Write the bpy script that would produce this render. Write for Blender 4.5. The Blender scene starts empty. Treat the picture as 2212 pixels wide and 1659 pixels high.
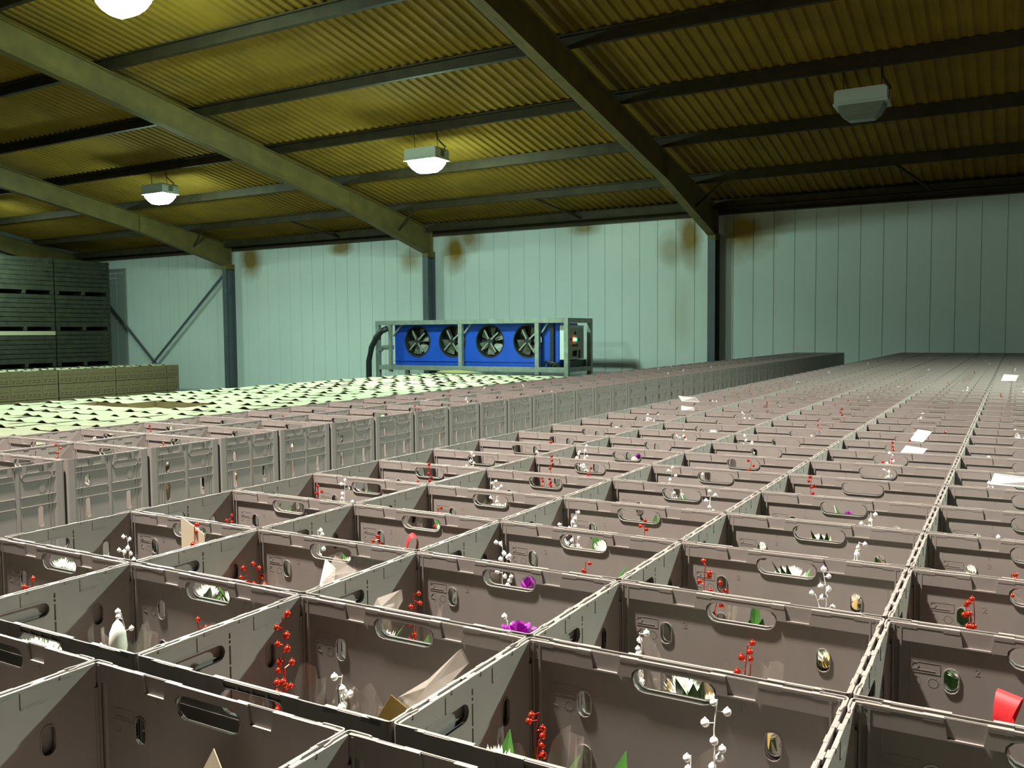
import bpy, bmesh, math, random
from mathutils import Vector, Matrix

SC = bpy.context.scene
COL = SC.collection
ZC = 1.9                       # the floor lies 1.9 m under the camera

# ------------------------------------------------------------------ camera
def set_camera():
    yaw, pitch, roll, f = -0.5198, -0.0581, -0.0077, 1900.0
    fw = Vector((math.sin(yaw) * math.cos(pitch), math.cos(yaw) * math.cos(pitch), math.sin(pitch)))
    r = Vector((math.cos(yaw), -math.sin(yaw), 0.0))
    up = r.cross(fw)
    r2 = r * math.cos(roll) + up * math.sin(roll)
    u2 = -r * math.sin(roll) + up * math.cos(roll)
    cd = bpy.data.cameras.new('camera')
    cd.sensor_width = 36.0
    cd.lens = f / 2212.0 * 36.0
    cd.clip_start = 0.05
    cd.clip_end = 200
    co = bpy.data.objects.new('camera', cd)
    COL.objects.link(co)
    m = Matrix.Identity(4)
    for i in range(3):
        m[i][0] = r2[i]; m[i][1] = u2[i]; m[i][2] = -fw[i]
    m[0][3], m[1][3], m[2][3] = 0.0, 0.0, ZC
    co.matrix_world = m
    SC.camera = co
set_camera()

# ------------------------------------------------------------------ world, exposure
W = bpy.data.worlds.new('world')
SC.world = W
W.use_nodes = True
W.node_tree.nodes['Background'].inputs[0].default_value = (0.02, 0.02, 0.02, 1)
W.node_tree.nodes['Background'].inputs[1].default_value = 0.2
SC.view_settings.view_transform = 'Standard'
SC.view_settings.look = 'None'
SC.view_settings.gamma = 1.0
SC.view_settings.use_curve_mapping = False
SC.view_settings.exposure = 0.0

# lamp positions (x, y, hanging height of the bowl rim), colour and strength of each lit lamp
GREEN = (0.63, 1.0, 0.81)
WHITE = (0.84, 1.0, 0.85)
WARM = (1.0, 0.88, 0.79)
LAMPS = [
    # x, y, z of housing underside, colour, glow of the bowl, downward power, label
    (-9.01, 12.80, 3.02 + ZC, GREEN, 215, 145, 'lit bay lamp hanging in front of the blue cooler, glass bowl glowing'),
    (-15.97, 12.80, 3.02 + ZC, GREEN, 215, 145, 'lit bay lamp hanging beyond the second rafter, above the brown cartons'),
    (-9.25, 6.98, 4.00 + ZC, GREEN, 215, 145, 'lit bay lamp cut by the top edge of the picture, glowing bowl'),
    (-1.86, 12.80, 3.02 + ZC, None, 0, 0, 'unlit bay lamp with pale housing hanging over the far crates'),
    (-23.0, 12.80, 3.02 + ZC, GREEN, 130, 60, 'lit bay lamp outside the view beside the wooden bins'),
    (3.2, 5.35, 2.75 + ZC, WHITE, 20, 1260, 'lit bay lamp outside the view over the far side of the wide block'),
    (-2.2, 0.72, 4.30 + ZC, WARM, 20, 960, 'lit bay lamp outside the view above the camera'),
]

# ------------------------------------------------------------------ mesh helpers
class MB:
    def __init__(s):
        s.v = []; s.f = []; s.m = []
    def add(s, vs, fs, mi=0):
        o = len(s.v)
        s.v += [tuple(p) for p in vs]
        s.f += [tuple(i + o for i in f) for f in fs]
        s.m += [mi] * len(fs)
    def join(s, other, mi=None, M=None):
        vs = other.v if M is None else [tuple(M @ Vector(p)) for p in other.v]
        o = len(s.v)
        s.v += vs
        s.f += [tuple(i + o for i in f) for f in other.f]
        s.m += (other.m if mi is None else [mi] * len(other.f))
    def box(s, x0, x1, y0, y1, z0, z1, mi=0):
        s.add([(x0, y0, z0), (x1, y0, z0), (x1, y1, z0), (x0, y1, z0), (x0, y0, z1), (x1, y0, z1), (x1, y1, z1), (x0, y1, z1)],
              [(0, 3, 2, 1), (4, 5, 6, 7), (0, 1, 5, 4), (1, 2, 6, 5), (2, 3, 7, 6), (3, 0, 4, 7)], mi)
    def beam(s, a, b, w, h, up=(0, 0, 1), mi=0):
        a, b = Vector(a), Vector(b); d = (b - a).normalized()
        sx = d.cross(Vector(up)).normalized() * (w / 2); sy = sx.cross(d).normalized() * (h / 2)
        p = [a - sx - sy, a + sx - sy, a + sx + sy, a - sx + sy, b - sx - sy, b + sx - sy, b + sx + sy, b - sx + sy]
        s.add(p, [(0, 3, 2, 1), (4, 5, 6, 7), (0, 1, 5, 4), (1, 2, 6, 5), (2, 3, 7, 6), (3, 0, 4, 7)], mi)
    def tube(s, pts, r, n=6, mi=0, cap=True):
        pts = [Vector(p) for p in pts]; rings = []
        for i, p in enumerate(pts):
            d = (pts[min(i + 1, len(pts) - 1)] - pts[max(i - 1, 0)]).normalized()
            a = d.cross(Vector((0.31, 0.17, 0.93)))
            if a.length < 1e-3: a = d.cross(Vector((1, 0, 0)))
            a.normalize(); b = d.cross(a)
            rr = r[i] if isinstance(r, (list, tuple)) else r
            rings.append([p + a * (rr * math.cos(2 * math.pi * k / n)) + b * (rr * math.sin(2 * math.pi * k / n)) for k in range(n)])
        vs = [q for rg in rings for q in rg]; fs = []
        for i in range(len(pts) - 1):
            for k in range(n):
                fs.append((i * n + k, i * n + (k + 1) % n, (i + 1) * n + (k + 1) % n, (i + 1) * n + k))
        if cap:
            fs.append(tuple(range(n - 1, -1, -1))); fs.append(tuple((len(pts) - 1) * n + k for k in range(n)))
        s.add(vs, fs, mi)
    def prism(s, poly, axis, a, b, mi=0):
        # polygon (2D) extruded along an axis: 'x' poly=(y,z); 'y' poly=(x,z); 'z' poly=(x,y)
        def P(p, t):
            return {'x': (t, p[0], p[1]), 'y': (p[0], t, p[1]), 'z': (p[0], p[1], t)}[axis]
        n = len(poly)
        vs = [P(p, a) for p in poly] + [P(p, b) for p in poly]
        fs = [tuple(range(n)), tuple(range(2 * n - 1, n - 1, -1))] + [(i, i + n, (i + 1) % n + n, (i + 1) % n) for i in range(n)]
        s.add(vs, fs, mi)
    def ball(s, c, r, mi=0, sub=1, sc=(1, 1, 1)):
        vs, fs = ICO[sub]
        s.add([(c[0] + p[0] * r * sc[0], c[1] + p[1] * r * sc[1], c[2] + p[2] * r * sc[2]) for p in vs], fs, mi)
    def mesh(s, name, mats, smooth=False):
        me = bpy.data.meshes.new(name)
        me.from_pydata(s.v, [], s.f)
        for m in (mats if isinstance(mats, (list, tuple)) else [mats]): me.materials.append(m)
        me.polygons.foreach_set('material_index', s.m)
        if smooth: me.polygons.foreach_set('use_smooth', [True] * len(s.f))
        me.update()
        bm = bmesh.new(); bm.from_mesh(me); bmesh.ops.recalc_face_normals(bm, faces=bm.faces); bm.to_mesh(me); bm.free()
        return me
    def build(s, name, mats, parent=None, loc=(0, 0, 0), smooth=False):
        return link(name, s.mesh(name, mats, smooth), parent, loc)

def ico(sub):
    bm = bmesh.new(); bmesh.ops.create_icosphere(bm, subdivisions=sub, radius=1.0)
    bm.verts.ensure_lookup_table()
    r = ([tuple(v.co) for v in bm.verts], [tuple(v.index for v in f.verts) for f in bm.faces]); bm.free(); return r
ICO = {1: ico(1), 2: ico(2)}

def link(name, data, parent=None, loc=(0, 0, 0)):
    o = bpy.data.objects.new(name, data); COL.objects.link(o); o.location = loc
    if parent is not None: o.parent = parent
    return o
def tag(o, label=None, cat=None, group=None, kind=None):
    if label: o['label'] = label
    if cat: o['category'] = cat
    if group: o['group'] = group
    if kind: o['kind'] = kind
    return o
def empty(name, loc=(0, 0, 0), rz=0.0):
    o = link(name, None, None, loc); o.rotation_euler = (0, 0, rz); o.empty_display_size = 0.1; return o
KIDS = {}
def copy_tree(o, parent=None):
    c = o.copy(); COL.objects.link(c)
    if parent is not None: c.parent = parent
    for ch in o.children: copy_tree(ch, c)
    return c
def ordinal(n):
    return f"{n}{'th' if 10 <= n % 100 <= 20 else {1: 'st', 2: 'nd', 3: 'rd'}.get(n % 10, 'th')}"

def panel(outer, holes, thick):
    """A flat sheet with holes: (verts, faces) with x = u, y = v and z = +-thick/2."""
    cu = bpy.data.curves.new('sheet', 'CURVE'); cu.dimensions = '2D'; cu.fill_mode = 'BOTH'; cu.extrude = thick / 2
    for pl in [outer] + holes:
        sp = cu.splines.new('POLY'); sp.points.add(len(pl) - 1)
        for i, p in enumerate(pl): sp.points[i].co = (p[0], p[1], 0, 1)
        sp.use_cyclic_u = True
    ob = bpy.data.objects.new('sheet', cu); COL.objects.link(ob)
    bpy.context.view_layer.update()
    me = ob.evaluated_get(bpy.context.evaluated_depsgraph_get()).to_mesh()
    b = MB(); b.add([tuple(v.co) for v in me.vertices], [tuple(p.vertices) for p in me.polygons])
    bpy.data.objects.remove(ob); bpy.data.curves.remove(cu)
    return b
def text_sheet(txt, size, thick):
    cu = bpy.data.curves.new('digit', 'FONT'); cu.body = txt; cu.size = size; cu.extrude = thick / 2; cu.align_x = 'CENTER'; cu.resolution_u = 3
    ob = bpy.data.objects.new('digit', cu); COL.objects.link(ob)
    bpy.context.view_layer.update()
    me = ob.evaluated_get(bpy.context.evaluated_depsgraph_get()).to_mesh()
    b = MB(); b.add([tuple(v.co) for v in me.vertices], [tuple(p.vertices) for p in me.polygons])
    bpy.data.objects.remove(ob); bpy.data.curves.remove(cu)
    return b
def stadium(cx, cy, w, h, n=6):
    """Rounded slot outline w by h."""
    r = min(w, h) / 2; P = []
    if w >= h:
        for k in range(n + 1): a = -math.pi / 2 + math.pi * k / n; P.append((cx + w / 2 - r + r * math.cos(a), cy + r * math.sin(a)))
        for k in range(n + 1): a = math.pi / 2 + math.pi * k / n; P.append((cx - w / 2 + r + r * math.cos(a), cy + r * math.sin(a)))
    else:
        for k in range(n + 1): a = math.pi * k / n; P.append((cx + r * math.cos(a), cy + h / 2 - r + r * math.sin(a)))
        for k in range(n + 1): a = math.pi + math.pi * k / n; P.append((cx + r * math.cos(a), cy - h / 2 + r + r * math.sin(a)))
    return P
def rect(x0, x1, y0, y1): return [(x0, y0), (x1, y0), (x1, y1), (x0, y1)]

# ------------------------------------------------------------------ materials
def mat(name, col, rough=0.5, metal=0.0, noise=0.0, nscale=20.0, col2=None, spec=0.5, trans=0.0, bump=0.0, bscale=60.0, detail=3.0):
    m = bpy.data.materials.new(name); m.use_nodes = True
    nt = m.node_tree; b = nt.nodes['Principled BSDF']
    b.inputs['Base Color'].default_value = (*col, 1); b.inputs['Roughness'].default_value = rough; b.inputs['Metallic'].default_value = metal
    b.inputs['Specular IOR Level'].default_value = spec
    if trans: b.inputs['Transmission Weight'].default_value = trans
    if noise > 0 or col2:
        tc = nt.nodes.new('ShaderNodeTexCoord'); nz = nt.nodes.new('ShaderNodeTexNoise')
        nz.inputs['Scale'].default_value = nscale; nz.inputs['Detail'].default_value = detail
        nt.links.new(tc.outputs['Object'], nz.inputs['Vector'])
        rp = nt.nodes.new('ShaderNodeValToRGB')
        c2 = col2 or tuple(c * (1 - noise) for c in col)
        rp.color_ramp.elements[0].position = 0.3; rp.color_ramp.elements[1].position = 0.7
        rp.color_ramp.elements[0].color = (*c2, 1); rp.color_ramp.elements[1].color = (*col, 1)
        nt.links.new(nz.outputs['Fac'], rp.inputs['Fac']); nt.links.new(rp.outputs['Color'], b.inputs['Base Color'])
    if bump:
        tc = nt.nodes.new('ShaderNodeTexCoord'); nz = nt.nodes.new('ShaderNodeTexNoise'); nz.inputs['Scale'].default_value = bscale
        bp = nt.nodes.new('ShaderNodeBump'); bp.inputs['Strength'].default_value = bump; bp.inputs['Distance'].default_value = 0.01
        nt.links.new(tc.outputs['Object'], nz.inputs['Vector']); nt.links.new(nz.outputs['Fac'], bp.inputs['Height']); nt.links.new(bp.outputs['Normal'], b.inputs['Normal'])
    return m
def emis(name, col, strength):
    m = bpy.data.materials.new(name); m.use_nodes = True; nt = m.node_tree
    nt.nodes.remove(nt.nodes['Principled BSDF'])
    e = nt.nodes.new('ShaderNodeEmission'); e.inputs[0].default_value = (*col, 1); e.inputs[1].default_value = strength
    nt.links.new(e.outputs[0], nt.nodes['Material Output'].inputs[0]); return m

M_CRATE = mat('crate_plastic', (0.256, 0.234, 0.214), 0.42, noise=0.10, nscale=14, spec=0.45)
M_ROOF = mat('roof_sheet', (0.27, 0.158, 0.016), 0.85, col2=(0.18, 0.108, 0.012), nscale=1.3, detail=6, spec=0.25)
M_PURLIN = mat('purlin_paint', (0.055, 0.040, 0.018), 0.7, noise=0.4, nscale=4, spec=0.3)
M_RAFTER = mat('rafter_paint', (0.20, 0.145, 0.040), 0.6, col2=(0.13, 0.100, 0.034), nscale=3, detail=5, spec=0.35)
M_COLUMN = mat('column_paint', (0.10, 0.115, 0.13), 0.55, noise=0.2, nscale=5)
M_FLOOR = mat('concrete', (0.14, 0.13, 0.115), 0.8, noise=0.3, nscale=2, bump=0.2)
M_SIDEWALL = mat('side_wall_sheet', (0.16, 0.18, 0.17), 0.7, noise=0.2, nscale=1)
M_GALV = mat('galvanised_steel', (0.34, 0.37, 0.33), 0.45, metal=0.35, noise=0.3, nscale=9)
M_BLUE = mat('blue_enamel', (0.012, 0.075, 0.52), 0.4, noise=0.15, nscale=3)
M_DARK = mat('dark_void', (0.012, 0.013, 0.014), 0.7)
M_BLADE = mat('fan_blade', (0.20, 0.205, 0.17), 0.45, metal=0.2, noise=0.4, nscale=8)
M_WHITEBOX = mat('white_enamel', (0.62, 0.66, 0.60), 0.45)
M_PANEL = mat('panel_grey', (0.42, 0.42, 0.34), 0.5)
M_HOSE = mat('black_rubber', (0.015, 0.018, 0.02), 0.5)
M_KRAFT = mat('kraft_board', (0.30, 0.215, 0.11), 0.85, noise=0.15, nscale=6)
M_PRINT = mat('print_brown', (0.13, 0.085, 0.045), 0.85)
M_LID = mat('white_board', (0.68, 0.60, 0.41), 0.75, noise=0.06, nscale=5)
M_WOOD = mat('bin_wood', (0.070, 0.068, 0.040), 0.85, col2=(0.032, 0.034, 0.022), nscale=5, detail=6)
M_PALEWOOD = mat('new_board', (0.62, 0.55, 0.36), 0.8)
M_REDBEAD = mat('red_foil_bead', (0.72, 0.05, 0.022), 0.18, metal=0.72, spec=0.9)
M_SILBEAD = mat('silver_bead', (0.95, 0.93, 0.90), 0.10, metal=0.12, spec=1.0)
M_REDWIRE = mat('red_wire', (0.45, 0.03, 0.02), 0.3, metal=0.6)
M_SILWIRE = mat('silver_wire', (0.90, 0.88, 0.85), 0.25, metal=0.3)
M_LEAF = mat('leaf_green', (0.040, 0.135, 0.020), 0.35, noise=0.4, nscale=30)
M_STEM = mat('stem_green', (0.09, 0.17, 0.04), 0.6)
M_PETAL = mat('white_petal', (0.86, 0.85, 0.78), 0.6)
M_PURPLE = mat('purple_petal', (0.34, 0.015, 0.36), 0.55, noise=0.3, nscale=60)
M_REDRIB = mat('red_ribbon', (0.62, 0.02, 0.025), 0.5, noise=0.2, nscale=300)
M_GOLD = mat('gold_paper', (0.60, 0.43, 0.13), 0.35, metal=0.35, noise=0.15, nscale=20)
M_CARD = mat('cream_card', (0.74, 0.66, 0.48), 0.6)
M_CARDRED = mat('red_card', (0.50, 0.03, 0.02), 0.5)
M_BROWN = mat('card_brown', (0.20, 0.13, 0.05), 0.6)
M_YELLOW = mat('yellowed_sheet', (0.40, 0.34, 0.11), 0.8)
M_PAPER = mat('white_paper', (0.85, 0.84, 0.82), 0.6)

def cello_mat(name, fac):
    m = bpy.data.materials.new(name); m.use_nodes = True; nt = m.node_tree
    nt.nodes.remove(nt.nodes['Principled BSDF'])
    t = nt.nodes.new('ShaderNodeBsdfTransparent'); t.inputs[0].default_value = (0.93, 0.92, 0.90, 1)
    g = nt.nodes.new('ShaderNodeBsdfGlossy'); g.inputs['Roughness'].default_value = 0.12; g.inputs[0].default_value = (0.95, 0.93, 0.9, 1)
    d = nt.nodes.new('ShaderNodeBsdfDiffuse'); d.inputs[0].default_value = (0.8, 0.74, 0.66, 1)
    mx0 = nt.nodes.new('ShaderNodeMixShader'); mx0.inputs[0].default_value = 0.5
    nt.links.new(g.outputs[0], mx0.inputs[1]); nt.links.new(d.outputs[0], mx0.inputs[2])
    mx = nt.nodes.new('ShaderNodeMixShader'); mx.inputs[0].default_value = fac
    nt.links.new(t.outputs[0], mx.inputs[1]); nt.links.new(mx0.outputs[0], mx.inputs[2])
    nt.links.new(mx.outputs[0], nt.nodes['Material Output'].inputs[0]); return m
M_CELLO = cello_mat('cellophane', 0.13)
M_SLEEVE = cello_mat('cellophane_sleeve', 0.34)

# the white insulated wall: sprayed-foam stains where they sit round the column heads
STAINS = [(-4.85, 2.05, 0.42, 0.42, 1.0), (-4.35, 2.25, 0.4, 0.28, 0.55), (-5.98, 2.02, 0.20, 0.48, 1.0), (-6.36, 1.75, 0.22, 0.32, 0.55),
          (-11.86, 2.05, 0.26, 0.40, 1.0), (-11.5, 2.28, 0.30, 0.24, 0.8), (-13.18, 1.83, 0.28, 0.22, 0.7), (-18.75, 2.08, 0.30, 0.42, 0.95),
          (-19.9, 2.1, 0.35, 0.5, 0.7), (-15.45, 2.26, 0.30, 0.16, 0.9), (-8.4, 2.32, 0.30, 0.13, 0.8), (-6.15, 0.3, 0.16, 0.6, 0.22)]
def wall_mat():
    m = bpy.data.materials.new('insulated_wall'); m.use_nodes = True; nt = m.node_tree; N = nt.nodes; L = nt.links
    b = N['Principled BSDF']; b.inputs['Roughness'].default_value = 0.5; b.inputs['Specular IOR Level'].default_value = 0.3
    tc = N.new('ShaderNodeTexCoord'); nz = N.new('ShaderNodeTexNoise'); nz.inputs['Scale'].default_value = 2.2; nz.inputs['Detail'].default_value = 4
    L.new(tc.outputs['Object'], nz.inputs['Vector'])
    sp = N.new('ShaderNodeSeparateXYZ'); L.new(tc.outputs['Object'], sp.inputs[0])
    def mth(op, a, b_=None, c=None):
        n = N.new('ShaderNodeMath'); n.operation = op
        for i, q in enumerate((a, b_, c)):
            if q is None: continue
            if isinstance(q, (int, float)): n.inputs[i].default_value = q
            else: L.new(q, n.inputs[i])
        return n.outputs[0]
    wob = mth('MULTIPLY', mth('SUBTRACT', nz.outputs['Fac'], 0.5), 0.9)
    tot = None
    for (x, z, rx, rz, s) in STAINS:
        dx = mth('DIVIDE', mth('SUBTRACT', sp.outputs[0], x), rx * 1.35); dz = mth('DIVIDE', mth('SUBTRACT', sp.outputs[2], z + ZC), rz * 1.25)
        d = mth('ADD', mth('SQRT', mth('ADD', mth('MULTIPLY', dx, dx), mth('MULTIPLY', dz, dz))), wob)
        mr = N.new('ShaderNodeMapRange'); mr.inputs[1].default_value = 0.35; mr.inputs[2].default_value = 1.3; mr.inputs[3].default_value = s; mr.inputs[4].default_value = 0
        L.new(d, mr.inputs[0])
        tot = mr.outputs[0] if tot is None else mth('MAXIMUM', tot, mr.outputs[0])
    nz2 = N.new('ShaderNodeTexNoise'); nz2.inputs['Scale'].default_value = 0.7; nz2.inputs['Detail'].default_value = 5; L.new(tc.outputs['Object'], nz2.inputs['Vector'])
    base = N.new('ShaderNodeMix'); base.data_type = 'RGBA'; base.inputs[6].default_value = (0.64, 0.68, 0.655, 1); base.inputs[7].default_value = (0.75, 0.78, 0.75, 1)
    L.new(nz2.outputs['Fac'], base.inputs[0])
    mx = N.new('ShaderNodeMix'); mx.data_type = 'RGBA'; L.new(tot, mx.inputs[0]); L.new(base.outputs[2], mx.inputs[6]); mx.inputs[7].default_value = (0.27, 0.155, 0.02, 1)
    L.new(mx.outputs[2], b.inputs['Base Color']); return m
M_WALL = wall_mat()

# ------------------------------------------------------------------ structure
XL, XR, YB, YF = -26.4, 13.0, 18.0, -18.0
def zp(y): return ZC + 3.49 + 0.185 * (12.71 - abs(y))       # underside of the purlins along the slope
def struct(o): return tag(o, kind='structure')

b = MB(); b.box(XL - 0.2, XR + 0.2, YF - 0.2, YB + 0.2, -0.2, 0.0); struct(b.build('floor', M_FLOOR))
# back wall of vertical panels with V joints
b = MB(); pw = 0.408; n = int((XR - XL) / pw); H = 2.75 + ZC
x = XL + 0.13
prof = [(XL, 0.0)]
while x < XR - 0.1:
    prof += [(x - 0.008, 0.0), (x - 0.003, 0.016), (x + 0.003, 0.016), (x + 0.008, 0.0)]; x += pw
prof.append((XR, 0.0))
vs = []; fs = []
for i, (px, d) in enumerate(prof):
    vs += [(px, YB + d, 0.0), (px, YB + d, H)]
    if i: fs.append((2 * i - 2, 2 * i, 2 * i + 1, 2 * i - 1))
o = len(vs); vs += [(XL, YB + 0.12, 0), (XR, YB + 0.12, 0), (XR, YB + 0.12, H), (XL, YB + 0.12, H)]; fs.append((o, o + 3, o + 2, o + 1))
b.add(vs, fs); struct(b.build('wall_back', M_WALL))
b = MB(); b.prism([(YF - 0.1, 0), (YB + 0.1, 0), (YB + 0.1, zp(YB) + 0.2), (0, zp(0) + 0.3), (YF - 0.1, zp(YF) + 0.2)], 'x', XL - 0.15, XL); struct(b.build('wall_left', M_SIDEWALL))
b = MB(); b.prism([(YF - 0.1, 0), (YB + 0.1, 0), (YB + 0.1, zp(YB) + 0.2), (0, zp(0) + 0.3), (YF - 0.1, zp(YF) + 0.2)], 'x', XR, XR + 0.15); struct(b.build('wall_right', M_SIDEWALL))
b = MB(); b.box(XL, XR, YF - 0.12, YF, 0, H); struct(b.build('wall_front', M_SIDEWALL))
# corrugated roof, both slopes
b = MB(); pit = 0.165; vs = []; fs = []; k = 0
x = XL - 0.1
PU = 0.16
while x < XR + 0.2:
    for dx, dz in ((0.0, 0.0), (0.055, 0.0), (0.0825, 0.030), (0.1375, 0.030)):
        for y in (YB + 0.1, 0.0, YF - 0.1):
            vs.append((x + dx, y, zp(y) + PU + dz))
        if k:
            fs += [(3 * k - 3, 3 * k, 3 * k + 1, 3 * k - 2), (3 * k - 2, 3 * k + 1, 3 * k + 2, 3 * k - 1)]
        k += 1
    x += pit
b.add(vs, fs)
o = len(b.v); b.add([(XL - .1, YB + .1, zp(YB) + .5), (XR + .2, YB + .1, zp(YB) + .5), (XR + .2, 0, zp(0) + .5), (XL - .1, 0, zp(0) + .5), (XR + .2, YF - .1, zp(YF) + .5), (XL - .1, YF - .1, zp(YF) + .5)], [(0, 1, 2, 3), (3, 2, 4, 5)])
struct(b.build('ceiling', M_ROOF))

# purlins: cold-rolled Z sections along x
YP = [16.42, 14.53, 12.71, 10.89, 9.07, 7.25, 5.43, 3.61, 1.79]
def purlin(y, z):
    b = MB(); s = 1 if y > 0 else -1
    t = 0.006
    b.box(XL, XR, y - t, y + t, z, z + PU)                               # web
    for q, zz in ((-s, z + PU - t), (s, z)):                              # top flange towards the ridge, bottom flange towards the eave
        b.box(XL, XR, *sorted((y, y + q * 0.068)), zz, zz + t)
    b.box(XL, XR, y + s * 0.068 - t, y + s * 0.068 + t, z, z + 0.022)
    b.box(XL, XR, y - s * 0.068 - t, y - s * 0.068 + t, z + PU - 0.020, z + PU)
    return b
tn = 0
for y in YP + [-q for q in YP]:
    tn += 1
    struct(purlin(y, zp(y)).build(f'trim_{tn}', M_PURLIN))
# eave beams on top of the back wall
b = MB(); b.box(XL, XR, YB - 0.07, YB - 0.062, 2.40 + ZC, 2.58 + ZC); b.box(XL, XR, YB - 0.14, YB - 0.062, 2.572 + ZC, 2.58 + ZC); b.box(XL, XR, YB - 0.14, YB, 2.38 + ZC, 2.40 + ZC); b.box(XL, XR, YB - 0.05, YB - 0.042, 2.56 + ZC, zp(YB) + PU + 0.03); tn += 1
struct(b.build(f'trim_{tn}', M_PURLIN))
b = MB(); b.box(XL, XR, YB - 0.30, YB - 0.292, 2.47 + ZC, 2.63 + ZC); b.box(XL, XR, YB - 0.36, YB - 0.292, 2.47 + ZC, 2.478 + ZC); tn += 1
struct(b.build(f'trim_{tn}', M_PURLIN))

# portal frames: I-section rafters with haunches, columns
XC = [-26.2, -19.45, -12.52, -5.41, 1.7, 8.8]
def rafter(xc):
    b = MB(); fw = 0.085; tf = 0.012; tw = 0.005
    for s in (1, -1):
        ye = YB - 0.12
        def low(y):
            z = zp(y) - 0.45
            if y > 14.9: z -= (y - 14.9) / (17.6 - 14.9) * 0.17
            return z
        ys = [ye, 14.9, 0.0]
        for a, c in ((0, 1), (1, 2)):
            y0, y1 = ys[a], ys[c]
            for (z0, z1, w) in ((low(y0), low(y1), fw), (zp(y0) - tf, zp(y1) - tf, fw)):
                vs = [(xc - w, s * y0, z0), (xc + w, s * y0, z0), (xc + w, s * y1, z1), (xc - w, s * y1, z1)]
                vs += [(p[0], p[1], p[2] + tf) for p in vs]
                b.add(vs, [(0, 3, 2, 1), (4, 5, 6, 7), (0, 1, 5, 4), (1, 2, 6, 5), (2, 3, 7, 6), (3, 0, 4, 7)])
            b.prism([(s * y0, low(y0)), (s * y0, zp(y0)), (s * y1, zp(y1)), (s * y1, low(y1))], 'x', xc - tw, xc + tw)
        # end plate with bolts and a stiffener at the haunch
        b.box(xc - 0.085, xc + 0.085, s * (ye - 0.012) - 0.012, s * (ye - 0.012) + 0.012, low(ye) - 0.02, zp(ye))
        for k in range(6):
            zz = low(ye) + 0.06 + k * 0.09
            for q in (-0.055, 0.055): b.box(xc + q - 0.014, xc + q + 0.014, s * (ye - 0.03) - 0.012, s * (ye - 0.03) + 0.012, zz - 0.014, zz + 0.014)
        b.box(xc - 0.08, xc + 0.08, s * 14.9 - 0.006, s * 14.9 + 0.006, zp(14.9) - 0.45, zp(14.9) - 0.01)
    return b
for xc in XC:
    tn += 1; struct(rafter(xc).build(f'trim_{tn}', M_RAFTER))
def column(xc, s=1):
    b = MB(); zt = 1.98 + ZC
    y0, y1 = (YB - 0.34, YB - 0.02) if s > 0 else (YF + 0.02, YF + 0.34)
    b.box(xc - 0.078, xc + 0.078, y0, y0 + 0.012, 0, zt); b.box(xc - 0.078, xc + 0.078, y1 - 0.012, y1, 0, zt)
    b.box(xc - 0.005, xc + 0.005, y0 + 0.012, y1 - 0.012, 0, zt)
    return b
for xc in XC:
    for s in (1, -1):
        tn += 1; struct(column(xc, s).build(f'trim_{tn}', M_COLUMN))
for xc in XC:                                                            # foam-stained column heads
    tn += 1; b = MB(); b.box(xc - 0.08, xc + 0.08, YB - 0.344, YB - 0.02, 1.86 + ZC, 2.0 + ZC); struct(b.build(f'trim_{tn}', M_RAFTER))
# cross bracing on the back wall of the end bay
for (xa, za, xb, zb) in ((-19.62, 1.80, -22.82, -0.80), (-24.95, 1.05, -22.82, -0.80)):
    b = MB(); dx = xb - xa; dz = zb - za; k = 0.45
    b.beam((xa, YB - 0.12, za + ZC), (xb + dx * 0.02, YB - 0.12, zb + dz * 0.02 + ZC), 0.012, 0.085, up=(0, 1, 0))
    b.beam((xa + 0.03, YB - 0.16, za + ZC), (xb + 0.03, YB - 0.16, zb + ZC), 0.06, 0.010, up=(0, 1, 0))
    tag(b.build('wall_brace', M_COLUMN), 'steel wall brace slanting from the column head to the cartons' if xa > -22 else 'steel wall brace slanting down from behind the wooden bins', 'brace')
# sag bars between the last purlin and the eave, knee braces beside the rafters
for i, x in enumerate((-8.6, -15.5, -1.6)):
    b = MB(); b.beam((x - 0.25, 16.42, zp(16.42) + 0.02), (x + 0.25, 17.68, 2.5 + ZC), 0.04, 0.04)
    tag(b.build('sag_bar', M_PURLIN), ['steel sag bar under the roof eave above the blue cooler', 'steel sag bar under the roof eave beyond the second rafter from the unlit lamp', 'curved sag bar under the roof eave beyond the unlit lamp'][i], 'brace')
for i, x in enumerate(XC[1:4]):
    b = MB(); b.beam((x + 0.01, 16.62, zp(16.62) - 0.36), (x + 0.62, 16.42, zp(16.42) + 0.03), 0.03, 0.045)
    tag(b.build('knee_brace', M_PURLIN), ['small knee brace joining a purlin to the rafter by the slanted wall braces', 'small knee brace joining a purlin to the rafter over the cooler hose', 'small knee brace joining a purlin to the rafter closest to the unlit lamp'][i], 'brace')

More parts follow.
